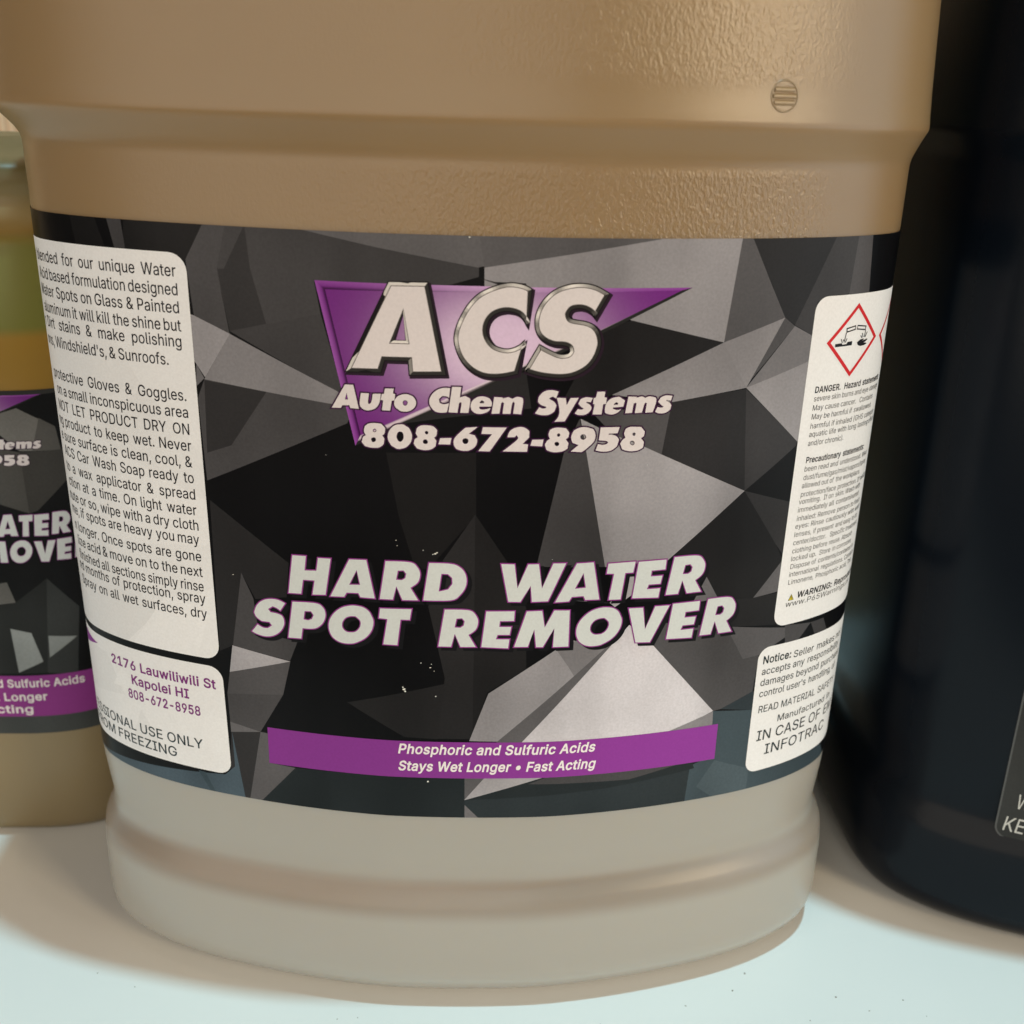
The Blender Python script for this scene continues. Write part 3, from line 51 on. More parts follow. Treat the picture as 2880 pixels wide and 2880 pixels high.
# outlines of a plain grotesque alphabet: advance, rings (x, y per point, 1/1000 em)
FONT = {"&":[448,[[197,-7,150,-2,110,12,78,34,54,62,39,96,34,133,37,163,47,189,63,213,85,235,111,256,140,279,216,335,226,343,237,352,246,363,255,375,260,389,262,405,258,427,245,445,226,457,201,461,184,459,168,453,155,444,145,431,139,416,137,399,139,380,145,363,155,346,169,327,185,307,204,284,438,0,364,0,171,231,144,264,121,293,102,319,87,344,78,370,75,398,79,430,91,458,109,481,134,499,165,510,200,513,235,510,266,499,290,482,308,459,320,433,324,404,322,382,315,362,305,342,291,325,275,308,256,293,154,217,128,195,110,174,100,154,97,131,100,108,109,87,124,70,143,57,166,49,193,46,223,50,251,59,278,75,301,95,321,121,336,151,346,186,349,224,408,224,405,180,397,144,385,115,371,92,357,75,345,62,333,47,305,23,271,7,234,-3]]],"'":[206,[[78,318,70,509,136,509,128,318]]],"(":[273,[[89,207,92,264,101,324,114,384,132,441,153,494,177,539,236,539,212,485,191,428,174,370,161,313,154,258,151,207,154,161,160,115,172,67,188,16,209,-38,236,-96,177,-96,139,-21,111,55,95,131]]],")":[273,[[37,-96,64,-37,86,18,102,69,113,116,120,162,122,207,119,258,112,313,99,370,82,428,62,485,37,539,97,539,121,494,142,441,159,384,173,323,181,264,184,207,178,130,161,53,134,-22,97,-96]]],",":[188,[[38,-119,68,71,137,71,84,-119]]],"-":[453,[[337,244,337,188,114,188,114,244]]],".":[188,[[95,-4,78,-1,63,9,53,24,50,41,53,59,63,73,78,83,95,87,113,83,128,73,138,59,141,41,138,24,128,9,113,-1]]],"/":[249,[[235,533,71,-76,14,-76,178,533]]],"0":[453,[[227,-7,174,1,130,24,95,62,69,113,53,178,48,254,53,330,69,395,95,447,130,484,174,508,227,516,279,508,323,484,358,447,384,395,400,330,405,254,400,178,384,113,359,62,323,24,279,1],[227,50,261,56,290,74,313,103,330,144,340,194,344,254,340,314,330,365,313,405,290,435,261,453,227,460,192,453,163,435,140,405,123,365,113,314,109,254,113,194,123,144,140,103,163,74,192,56]]],"1":[453,[[76,0,76,55,391,55,391,0],[276,509,276,0,212,0,212,448,209,448,86,358,86,427,198,509]]],"2":[453,[[64,0,64,47,234,229,261,257,282,282,299,305,311,327,318,348,320,371,317,397,308,419,293,436,273,449,250,457,224,460,196,457,172,447,153,433,139,413,130,390,127,362,66,362,71,405,86,442,111,473,143,496,182,511,225,516,268,511,306,497,337,474,361,445,376,411,381,372,378,345,371,318,357,290,336,259,306,223,267,180,153,60,153,57,389,57,389,0]]],"5":[453,[[221,-7,178,-2,140,11,108,32,83,60,66,93,60,130,122,130,127,108,138,89,154,73,173,60,196,52,221,50,250,53,276,64,298,82,314,104,324,131,328,162,324,193,314,221,297,244,275,262,248,273,218,277,192,275,167,268,145,258,128,246,67,253,96,509,366,509,366,452,151,452,134,301,136,301,155,315,178,325,203,331,229,334,263,330,294,321,321,306,345,285,364,260,379,231,388,199,391,163,385,117,369,76,343,41,309,15,268,-1]]],"6":[453,[[226,-7,182,-1,142,15,109,40,84,74,69,115,64,162,68,199,80,239,102,285,137,340,252,509,322,509,151,261,145,261,154,275,165,288,179,299,196,307,214,312,235,314,278,309,316,295,346,271,370,240,384,201,389,157,384,112,368,73,343,39,310,14,271,-2],[226,48,254,52,279,63,299,79,314,101,324,128,327,157,324,187,314,213,299,235,279,251,254,262,226,265,198,262,174,252,153,235,138,214,128,188,125,158,128,128,138,102,153,79,174,63,198,52]]],"7":[453,[[97,0,323,448,323,452,62,452,62,509,391,509,391,449,165,0]]],"8":[453,[[226,-7,178,-2,136,11,101,33,74,62,57,96,52,135,55,166,65,195,81,220,101,241,125,256,153,265,153,267,119,282,93,308,76,342,70,380,75,417,90,450,114,477,146,498,184,511,226,516,269,511,306,498,337,477,361,450,377,417,382,380,376,342,359,308,333,282,300,267,300,265,327,256,351,241,372,220,387,195,397,166,401,135,395,96,378,62,352,33,317,11,275,-2],[226,49,258,52,285,60,307,74,323,91,333,113,337,139,333,165,322,189,305,208,283,223,256,232,226,235,196,232,169,223,147,208,130,189,119,165,115,139,119,113,129,91,145,74,167,60,195,52],[226,290,252,292,274,300,293,313,307,330,316,351,319,376,316,399,308,420,294,437,275,449,252,457,226,460,200,457,177,449,159,437,145,420,136,399,133,376,136,351,145,330,159,313,178,300,201,292]]],"9":[453,[[226,516,271,510,310,494,343,468,368,434,384,393,389,347,385,309,373,270,350,224,315,168,200,0,130,0,301,248,307,248,299,234,287,221,273,210,257,202,238,196,218,195,175,199,137,214,106,237,83,269,68,307,64,352,69,397,85,436,110,469,143,494,182,510],[226,460,199,457,174,446,154,429,138,407,129,381,125,352,129,322,138,295,154,274,174,257,199,247,226,243,254,247,279,257,299,273,314,295,324,321,327,350,324,381,314,407,299,429,279,446,254,457]]],":":[188,[[95,-4,78,-1,63,9,53,24,50,41,53,59,63,73,78,83,95,87,113,83,128,73,138,59,141,41,138,24,128,9,113,-1],[95,271,78,274,63,284,53,299,50,316,53,334,63,349,78,359,95,362,113,359,128,349,138,334,141,316,138,299,128,284,113,274]]],"A":[480,[[16,0,201,509,276,509,463,0,395,0,287,302,276,334,264,372,250,420,232,478,245,478,228,419,213,371,201,333,191,302,85,0],[110,142,110,199,370,199,370,142]]],"C":[510,[[267,-7,205,1,150,25,104,63,70,115,48,179,40,254,48,329,70,393,104,445,150,484,205,508,267,516,305,513,340,504,373,490,402,471,427,447,448,418,463,385,473,348,408,348,401,373,389,395,375,413,357,428,337,440,315,449,292,454,267,456,223,450,184,432,150,403,125,364,109,314,103,254,109,194,125,145,151,105,184,76,223,59,267,53,292,55,315,60,337,69,357,81,375,96,389,114,401,136,408,160,473,160,463,124,448,91,428,62,402,38,373,19,341,5,305,-4]]],"D":[502,[[219,0,96,0,96,57,215,57,272,63,318,81,354,110,379,149,394,198,399,255,394,312,379,361,354,399,320,428,275,446,221,452,93,452,93,509,225,509,294,501,353,478,399,441,433,391,455,329,462,255,455,181,433,119,398,68,351,31,291,8],[125,509,125,0,60,0,60,509]]],"E":[419,[[60,0,60,509,372,509,372,452,125,452,125,286,355,286,355,229,125,229,125,57,375,57,375,0]]],"F":[410,[[60,0,60,509,369,509,369,452,125,452,125,278,346,278,346,221,125,221,125,0]]],"G":[520,[[269,-7,205,1,149,25,104,64,69,116,47,179,40,254,47,329,69,393,103,445,149,484,203,508,265,516,304,513,340,504,374,489,403,469,429,445,449,416,465,384,474,349,408,349,399,372,387,393,373,411,356,427,337,439,315,448,291,454,265,456,222,450,183,432,150,404,125,364,109,314,103,254,109,194,125,145,151,105,184,76,224,59,269,53,309,57,345,71,374,93,396,123,410,160,415,202,434,199,283,199,283,256,478,256,478,200,471,141,451,91,419,50,377,19,326,0]]],"H":[517,[[60,0,60,509,125,509,125,289,392,289,392,509,457,509,457,0,392,0,392,232,125,232,125,0]]],"I":[300,[[31,0,31,57,118,57,118,452,31,452,31,509,269,509,269,452,183,452,183,57,269,57,269,0]]],"K":[467,[[104,145,104,216,122,239,139,261,157,282,174,303,193,324,212,344,364,509,448,509,231,276,228,276],[60,0,60,509,125,509,125,334,124,225,125,193,125,0],[372,0,188,259,228,309,449,0]]],"L":[393,[[60,0,60,509,125,509,125,57,361,57,361,0]]],"M":[628,[[60,0,60,509,152,509,277,187,282,174,287,159,293,141,299,123,305,103,311,84,317,65,322,49,307,49,312,65,318,83,324,102,330,121,336,140,342,158,348,174,352,187,476,509,568,509,568,0,504,0,504,291,504,308,504,327,505,347,505,369,506,391,506,413,507,435,507,457,513,457,505,433,498,409,490,386,482,363,474,341,467,322,461,305,456,291,342,0,286,0,170,291,165,304,159,321,152,340,145,361,137,384,129,408,121,432,112,457,119,457,119,437,120,416,120,394,121,372,121,350,122,328,122,309,122,291,122,0]]],"N":[523,[[60,0,60,509,136,509,343,183,352,169,363,151,375,130,388,107,401,82,414,55,405,54,402,81,401,108,400,134,399,157,399,178,399,195,399,509,463,509,463,0,387,0,202,290,190,310,177,331,164,354,148,381,130,413,108,452,119,454,121,417,122,384,123,354,124,328,125,307,125,291,125,0]]],"O":[533,[[267,-7,205,1,150,25,105,63,70,115,48,179,40,254,48,329,70,393,105,445,150,484,205,508,267,516,329,508,384,484,429,445,464,393,486,329,493,254,486,179,464,115,429,63,384,25,329,1],[267,53,310,59,349,76,383,105,408,144,425,194,430,254,425,314,408,365,383,404,349,433,310,450,267,456,223,450,184,433,151,404,125,364,109,314,103,254,109,194,125,144,151,105,184,76,223,59]]],"P":[445,[[60,0,60,509,235,509,289,503,332,487,366,462,390,430,404,391,409,348,404,304,390,265,366,233,332,207,289,191,235,186,109,186,109,242,233,242,269,246,297,256,318,272,333,294,342,319,344,348,342,376,333,402,318,423,297,439,268,449,232,452,125,452,125,0]]],"R":[449,[[60,0,60,509,236,509,290,504,333,489,367,465,390,433,405,395,409,352,405,309,390,271,367,240,333,217,289,203,236,198,96,198,96,255,234,255,269,258,298,267,319,281,334,300,342,324,345,352,342,380,334,405,319,425,298,440,269,449,233,452,125,452,125,0],[353,0,230,229,303,229,428,0]]],"S":[447,[[224,-9,172,-4,128,9,91,31,64,60,46,96,38,137,104,137,110,110,123,88,142,71,166,59,194,52,224,49,257,52,286,60,311,74,329,92,341,114,346,139,342,161,332,179,316,193,296,205,272,214,245,222,184,239,128,260,86,289,60,326,52,372,58,413,75,448,102,476,138,498,180,511,227,516,275,511,316,498,351,476,377,449,394,415,401,378,337,378,326,412,302,437,267,453,225,459,194,456,167,448,145,435,129,418,118,398,115,376,119,352,131,334,148,319,169,308,191,300,212,293,264,279,287,272,312,264,336,252,359,238,379,220,395,198,405,171,408,139,403,99,386,64,360,34,323,11,278,-4]]],"T":[449,[[32,452,32,509,417,509,417,452,257,452,257,0,193,0,193,452]]],"U":[517,[[259,-8,203,-2,154,15,114,43,85,80,66,124,60,173,60,509,124,509,124,178,128,144,141,113,160,87,187,68,220,56,259,52,298,56,331,68,357,87,377,113,389,144,393,178,393,509,457,509,457,173,451,124,433,80,403,43,363,15,315,-2]]],"W":[686,[[155,0,16,509,82,509,163,196,170,171,175,145,181,120,187,94,192,67,197,40,189,40,194,67,200,94,205,120,211,145,218,171,224,196,306,509,380,509,462,196,468,171,474,145,480,120,486,94,492,67,497,40,488,40,493,67,499,94,504,120,510,145,517,171,523,196,603,509,670,509,530,0,455,0,368,323,359,356,351,391,344,431,336,475,350,475,342,433,335,395,327,359,318,323,230,0]]],"Y":[472,[[203,0,203,208,16,509,91,509,192,344,208,318,222,292,236,264,250,230,224,230,237,265,251,293,265,318,280,344,381,509,455,509,268,208,268,0]]],"Z":[438,[[42,0,42,46,273,385,289,408,306,431,323,453,341,476,348,454,317,453,285,452,254,452,223,452,40,452,40,509,397,509,397,462,169,129,152,105,134,81,116,57,97,33,90,54,121,56,152,57,183,57,214,57,399,57,399,0]]],"a":[389,[[160,-9,126,-5,94,5,68,22,48,45,35,73,30,108,34,138,43,161,58,179,78,193,100,203,125,211,152,216,178,220,209,224,234,227,252,230,265,235,273,243,276,255,276,257,273,279,267,297,256,311,240,322,220,329,196,331,171,329,149,322,132,313,118,301,107,288,100,274,41,291,57,322,79,346,104,364,133,375,163,382,194,384,215,383,239,379,263,372,286,360,306,343,322,320,333,290,337,251,337,0,277,0,277,52,272,52,264,38,252,25,236,12,215,1,190,-6],[170,45,202,49,228,59,248,74,263,93,272,115,276,138,276,190,270,186,259,182,246,179,231,176,216,173,200,171,186,169,175,168,154,164,134,159,117,150,103,139,95,124,92,105,94,87,102,72,114,61,130,52,149,47]]],"b":[424,[[229,-8,198,-5,172,4,153,17,138,31,127,46,118,59,112,59,112,0,53,0,53,509,114,509,114,319,118,319,127,331,137,346,152,360,171,373,197,381,229,384,274,378,313,361,345,332,370,293,385,245,390,189,385,133,370,84,346,45,313,16,274,-2],[220,47,253,51,279,66,301,88,316,117,325,151,328,189,325,227,316,261,301,290,280,311,253,325,220,330,188,325,161,312,140,291,125,263,116,229,113,189,116,150,125,115,140,86,162,65,188,51]]],"c":[396,[[207,-8,159,-2,117,16,82,46,56,85,40,133,34,187,40,243,56,291,82,330,117,360,159,378,207,384,234,383,260,377,284,368,305,356,324,341,340,322,353,301,362,277,303,262,298,276,290,289,281,301,270,311,257,319,242,325,226,329,207,330,173,325,145,310,124,287,108,258,99,224,96,187,99,151,108,117,124,89,145,66,173,51,207,46,226,48,243,52,258,58,271,66,282,76,292,89,299,102,304,117,363,102,354,78,341,56,325,37,306,21,285,9,261,-1,235,-6]]],"d":[424,[[195,-8,151,-2,111,16,79,45,55,84,39,133,34,189,39,245,55,293,79,332,112,361,151,378,196,384,228,381,253,373,272,360,287,346,298,331,306,319,311,319,311,509,372,509,372,0,313,0,313,59,307,59,298,46,287,31,272,17,252,4,227,-5],[205,47,236,51,263,65,284,86,299,115,309,150,312,189,309,229,300,263,284,291,263,312,237,325,205,330,172,325,145,311,124,290,108,261,99,227,96,189,99,151,109,117,124,88,145,66,172,51]]],"e":[404,[[212,-8,161,-2,117,16,82,46,56,85,40,132,34,187,39,242,55,290,81,329,115,359,157,378,205,384,236,382,266,374,294,361,319,341,341,315,357,282,368,242,371,194,371,169,75,169,75,221,338,221,310,202,307,237,298,269,283,294,263,314,237,326,205,330,173,326,146,313,125,294,109,270,99,241,96,211,96,178,100,139,110,106,128,80,151,61,179,50,212,46,234,48,254,53,271,61,285,73,297,88,306,105,365,91,353,63,335,39,311,19,283,4,249,-5]]],"f":[254,[[228,379,228,327,6,327,6,379],[81,0,81,432,84,461,96,486,113,505,135,519,161,527,187,530,207,529,222,527,234,524,243,521,227,468,222,470,215,472,206,473,195,474,171,470,154,460,145,443,142,419,142,0]]],"g":[425,[[207,-151,168,-148,134,-140,105,-127,82,-110,64,-91,51,-69,101,-41,110,-53,122,-66,136,-78,154,-88,178,-95,207,-97,249,-92,282,-75,304,-47,311,-6,311,68,306,68,298,56,287,41,272,28,252,16,227,8,195,5,152,10,113,27,80,53,55,90,39,136,34,191,39,246,55,293,80,332,112,361,152,378,196,384,228,382,253,373,273,360,288,346,299,331,308,319,313,319,313,379,372,379,372,-9,367,-54,350,-90,324,-117,291,-136,251,-147],[205,59,237,63,264,75,285,95,300,121,309,154,312,193,309,231,300,264,285,291,264,312,237,325,205,330,172,325,145,312,124,290,109,262,99,229,96,193,99,155,109,123,124,96,145,76,172,63]]],"h":[410,[[114,227,114,0,53,0,53,509,114,509,114,287,102,287,124,332,152,362,187,379,227,384,264,380,295,369,321,349,341,321,353,285,357,240,357,0,296,0,296,235,290,275,273,304,246,323,210,329,184,326,161,317,141,303,126,283,117,257]]],"i":[167,[[53,0,53,379,114,379,114,0],[84,443,67,446,54,455,44,468,41,483,44,499,54,512,67,521,84,524,100,521,114,512,123,499,126,483,123,468,114,455,100,446]]],"k":[381,[[110,137,110,212,121,212,284,379,360,379,184,199,177,199],[53,0,53,509,114,509,114,0],[294,0,148,186,191,229,372,0]]],"l":[189,[[139,-2,101,3,74,20,58,47,53,84,53,509,114,509,114,99,115,77,120,62,130,54,146,52,154,52,160,53,165,53,170,54,181,3,172,1,162,-1,151,-2]]],"m":[610,[[53,0,53,379,112,379,112,295,108,295,118,323,132,346,151,363,172,376,195,384,219,386,257,380,287,361,309,331,321,295,312,295,322,321,337,343,357,361,381,375,407,383,437,386,468,383,497,372,522,354,541,328,553,296,557,255,557,0,496,0,496,254,490,289,473,313,447,326,419,330,395,328,374,320,358,307,345,290,338,270,335,247,335,0,274,0,274,260,269,288,253,311,229,326,199,330,178,328,158,320,140,307,126,289,117,266,114,238,114,0]]],"n":[410,[[114,227,114,0,53,0,53,379,112,379,112,287,102,287,124,332,152,362,187,379,227,384,264,380,295,369,321,349,341,321,353,285,357,240,357,0,296,0,296,235,290,275,273,304,246,323,210,329,184,326,161,317,141,303,126,283,117,257]]],"o":[415,[[207,-8,159,-2,117,16,82,46,56,85,40,133,34,187,40,243,56,291,82,330,117,360,159,378,207,384,256,378,299,360,333,330,359,291,376,243,381,187,376,133,359,85,333,46,299,16,256,-2],[207,46,242,51,270,66,292,89,307,117,316,151,319,187,316,224,307,258,292,287,270,310,242,325,207,330,173,325,145,310,124,287,108,258,99,224,96,187,99,151,108,117,124,89,145,66,173,51]]],"p":[424,[[53,-143,53,379,112,379,112,319,118,319,126,331,137,346,152,360,171,373,197,381,229,384,274,378,313,361,345,332,370,293,385,245,390,189,385,133,370,84,346,45,313,16,274,-2,229,-8,198,-5,173,4,153,17,138,31,127,46,118,59,114,59,114,-143],[220,47,253,51,279,66,301,88,316,117,325,151,328,189,325,227,316,261,301,290,280,311,253,325,220,330,188,325,161,312,140,291,125,263,116,229,113,189,116,150,125,115,140,86,162,65,188,51]]],"q":[424,[[372,-143,311,-143,311,59,306,59,298,46,287,31,272,17,252,4,227,-5,195,-8,151,-2,111,16,79,45,55,84,39,133,34,189,39,245,55,293,79,332,112,361,151,378,196,384,228,381,253,373,272,360,287,346,298,331,307,319,313,319,313,379,372,379],[205,47,236,51,263,65,284,86,299,115,309,150,312,189,309,229,300,263,284,291,263,312,237,325,205,330,172,325,145,311,124,290,108,261,99,227,96,189,99,151,109,117,124,88,145,66,172,51]]],"r":[259,[[53,0,53,379,112,379,112,321,115,321,130,347,152,367,181,380,213,385,221,385,229,384,237,384,243,384,243,322,239,323,230,324,219,325,207,326,182,323,159,315,140,301,126,284,117,262,114,237,114,0]]],"s":[365,[[182,-8,145,-5,112,3,84,18,62,38,45,63,36,94,94,107,105,79,124,60,150,49,181,45,217,50,244,62,262,81,268,103,265,121,254,136,237,147,212,155,149,170,104,186,72,208,53,237,47,274,51,305,65,332,87,354,115,370,149,381,187,384,223,381,254,372,279,358,299,339,314,316,324,290,268,277,258,298,243,316,219,328,187,333,156,329,131,317,114,299,109,277,112,258,124,243,144,232,172,223,229,209,275,194,306,171,325,142,331,107,326,75,312,47,290,24,260,6,223,-5]]],"t":[227,[[204,379,204,327,6,327,6,379],[65,471,126,471,126,98,128,76,136,61,150,53,170,50,177,50,185,51,194,52,202,54,213,2,203,-1,192,-3,180,-4,168,-4,125,2,92,21,72,52,65,93]]],"u":[410,[[182,-5,146,-1,115,11,89,31,69,59,57,95,53,139,53,379,114,379,114,144,119,105,137,75,164,56,200,50,226,53,249,62,268,77,283,97,293,122,296,153,296,379,357,379,357,0,298,0,298,92,307,92,286,47,257,17,222,0]]],"v":[389,[[163,0,17,379,84,379,165,155,177,121,187,87,196,53,206,21,184,21,194,53,203,87,213,121,224,155,305,379,371,379,226,0]]],"w":[567,[[138,0,23,379,87,379,133,214,143,177,154,137,165,91,175,41,165,41,175,90,186,135,196,176,206,214,252,379,316,379,362,214,371,176,382,136,392,91,402,41,391,41,402,90,413,135,423,176,434,214,480,379,545,379,429,0,368,0,319,172,312,198,305,225,297,252,291,280,284,309,277,338,291,338,284,309,277,280,270,252,263,225,255,198,248,172,199,0]]],"x":[379,[[21,0,171,218,171,171,29,379,100,379,147,306,164,279,179,253,193,229,207,206,175,206,190,229,202,253,216,279,233,306,282,379,352,379,209,169,209,214,358,0,287,0,231,85,214,112,200,136,187,159,173,182,205,182,191,159,178,136,165,112,148,85,91,0]]],"y":[389,[[47,-139,61,-86,71,-87,88,-90,104,-89,118,-84,130,-74,141,-58,151,-36,163,-1,17,379,84,379,165,155,177,121,187,87,196,53,206,21,184,21,193,53,202,87,212,121,224,155,305,379,371,379,204,-58,191,-85,177,-107,159,-124,139,-136,117,-143,91,-145,77,-145,65,-143,54,-141]]],"z":[380,[[42,0,42,46,254,320,254,323,48,323,48,379,333,379,333,331,126,60,126,56,339,56,339,0]]],"•":[389,[[194,93,166,96,139,107,117,124,100,147,89,173,85,202,89,231,100,257,117,279,139,296,166,307,194,311,223,307,249,296,272,279,289,257,300,231,304,202,300,173,289,147,272,124,249,107,223,96]]]," ":[188,[]]}

# ------------------------------------------------------------------ helpers
def thing(name, label, cat, loc=(0, 0, 0), rz=0):
    o = bpy.data.objects.new(name, None); C.objects.link(o); o.location = loc; o.rotation_euler = (0, 0, rz)
    o.empty_display_size = 0.02; o['label'] = label; o['category'] = cat
    return o
def link(name, me, mat, parent=None):
    o = bpy.data.objects.new(name, me); C.objects.link(o)
    if mat: me.materials.append(mat)
    if parent: o.parent = parent
    return o
def smooth(me):
    for p in me.polygons: p.use_smooth = True
def lin(c):
    c /= 255.0
    return c / 12.92 if c <= 0.04045 else ((c + 0.055) / 1.055) ** 2.4
def rgb(r, g, b): return (lin(r), lin(g), lin(b))
def sst(x, a, b):
    t = min(1, max(0, (x - a) / (b - a))); return t * t * (3 - 2 * t)

# ------------------------------------------------------------------ materials
def mat(name, col=(0.5, 0.5, 0.5), rough=0.5, **kw):
    m = bpy.data.materials.new(name); m.use_nodes = True
    b = m.node_tree.nodes['Principled BSDF']
    b.inputs['Base Color'].default_value = (*col, 1); b.inputs['Roughness'].default_value = rough
    for k, v in kw.items(): b.inputs[k.replace('_', ' ')].default_value = v
    return m, m.node_tree.nodes, m.node_tree.links, b
def N(nodes, t, **kw):
    n = nodes.new(t)
    for k, v in kw.items(): setattr(n, k, v)
    return n
def mth(nd, lk, op, a, b=None, clamp=False):
    n = N(nd, 'ShaderNodeMath', operation=op, use_clamp=clamp)
    for i, v in enumerate((a, b)):
        if v is None: continue
        if isinstance(v, (int, float)): n.inputs[i].default_value = v
        else: lk.new(v, n.inputs[i])
    return n.outputs[0]
def rng(nd, lk, v, a, b, c=0.0, d=1.0):
    n = N(nd, 'ShaderNodeMapRange', interpolation_type='SMOOTHSTEP')
    lk.new(v, n.inputs[0]); n.inputs[1].default_value = a; n.inputs[2].default_value = b
    n.inputs[3].default_value = c; n.inputs[4].default_value = d
    return n.outputs[0]

def plastic(name, col, rough, stipple, sss=0.35, base=None):
    m, nd, lk, b = mat(name, col, rough)
    b.inputs['Subsurface Weight'].default_value = sss
    b.inputs['Subsurface Radius'].default_value = (1, 0.72, 0.42); b.inputs['Subsurface Scale'].default_value = 0.007
    tc = N(nd, 'ShaderNodeTexCoord'); sep = N(nd, 'ShaderNodeSeparateXYZ'); lk.new(tc.outputs['Object'], sep.inputs[0])
    # cloudy variation of the moulded wall
    nz = N(nd, 'ShaderNodeTexNoise'); nz.inputs['Scale'].default_value = 18; nz.inputs['Detail'].default_value = 3
    mp = N(nd, 'ShaderNodeMapping'); mp.inputs['Scale'].default_value = (1, 1, 0.45); lk.new(tc.outputs['Object'], mp.inputs[0]); lk.new(mp.outputs[0], nz.inputs['Vector'])
    mx = N(nd, 'ShaderNodeMix', data_type='RGBA')
    mx.inputs['A'].default_value = (col[0] * .93, col[1] * .90, col[2] * .84, 1); mx.inputs['B'].default_value = (min(1, col[0] * 1.06), col[1] * 1.07, col[2] * 1.12, 1)
    lk.new(nz.outputs['Fac'], mx.inputs['Factor']); lk.new(mx.outputs['Result'], b.inputs['Base Color'])
    if base:   # the foot is paler than the amber wall: transmitted light painted into its colour
        m3 = N(nd, 'ShaderNodeMix', data_type='RGBA'); m3.inputs['B'].default_value = (*base, 1)
        lk.new(rng(nd, lk, sep.outputs['Z'], 0.050, 0.075, 1, 0), m3.inputs['Factor']); lk.new(mx.outputs['Result'], m3.inputs['A'])
        # dim look of the groove above the foot bulge, painted as a browner band
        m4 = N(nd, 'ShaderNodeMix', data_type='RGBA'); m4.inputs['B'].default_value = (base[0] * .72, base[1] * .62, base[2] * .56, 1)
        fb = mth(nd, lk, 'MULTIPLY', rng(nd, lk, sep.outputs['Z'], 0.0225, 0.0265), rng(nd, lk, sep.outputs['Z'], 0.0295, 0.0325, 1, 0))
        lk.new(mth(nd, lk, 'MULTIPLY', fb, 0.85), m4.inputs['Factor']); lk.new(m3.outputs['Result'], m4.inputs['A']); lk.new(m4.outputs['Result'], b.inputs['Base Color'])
    if stipple:
        ax = mth(nd, lk, 'ABSOLUTE', sep.outputs['X'])
        mk = mth(nd, lk, 'MULTIPLY', rng(nd, lk, ax, 0.054, 0.064, 1, 0), rng(nd, lk, sep.outputs['Y'], -0.05, -0.045, 1, 0))
        za = mth(nd, lk, 'MULTIPLY', rng(nd, lk, sep.outputs['Z'], 0.1775, 0.1815), rng(nd, lk, sep.outputs['Z'], 0.228, 0.238, 1, 0))
        zb = mth(nd, lk, 'MULTIPLY', rng(nd, lk, sep.outputs['Z'], 0.150, 0.153), rng(nd, lk, sep.outputs['Z'], 0.1655, 0.1675, 1, 0))
        mk = mth(nd, lk, 'MULTIPLY', mk, mth(nd, lk, 'ADD', mth(nd, lk, 'MULTIPLY', za, 0.6), zb, True))
        mk = mth(nd, lk, 'MULTIPLY', mk, rng(nd, lk, sep.outputs['X'], -0.045, 0.012, 0.12, 1))   # the grain fades out towards the left
        n2 = N(nd, 'ShaderNodeTexNoise'); n2.inputs['Scale'].default_value = 2000; n2.inputs['Detail'].default_value = 1.0; n2.inputs['Distortion'].default_value = 0.4
        mp2 = N(nd, 'ShaderNodeMapping'); mp2.inputs['Scale'].default_value = (1, 1, 0.62); lk.new(tc.outputs['Object'], mp2.inputs[0]); lk.new(mp2.outputs[0], n2.inputs['Vector'])
        h = mth(nd, lk, 'MULTIPLY', n2.outputs['Fac'], mk)
        bp = N(nd, 'ShaderNodeBump'); bp.inputs['Distance'].default_value = 0.00015; bp.inputs['Strength'].default_value = 1.0
        lk.new(h, bp.inputs['Height'])
        n3 = N(nd, 'ShaderNodeTexNoise'); n3.inputs['Scale'].default_value = 2600
        bp2 = N(nd, 'ShaderNodeBump'); bp2.inputs['Distance'].default_value = 0.00003; bp2.inputs['Strength'].default_value = 0.4
        lk.new(n3.outputs['Fac'], bp2.inputs['Height']); lk.new(bp.outputs[0], bp2.inputs['Normal'])
        lk.new(bp2.outputs[0], b.inputs['Normal'])
    return m

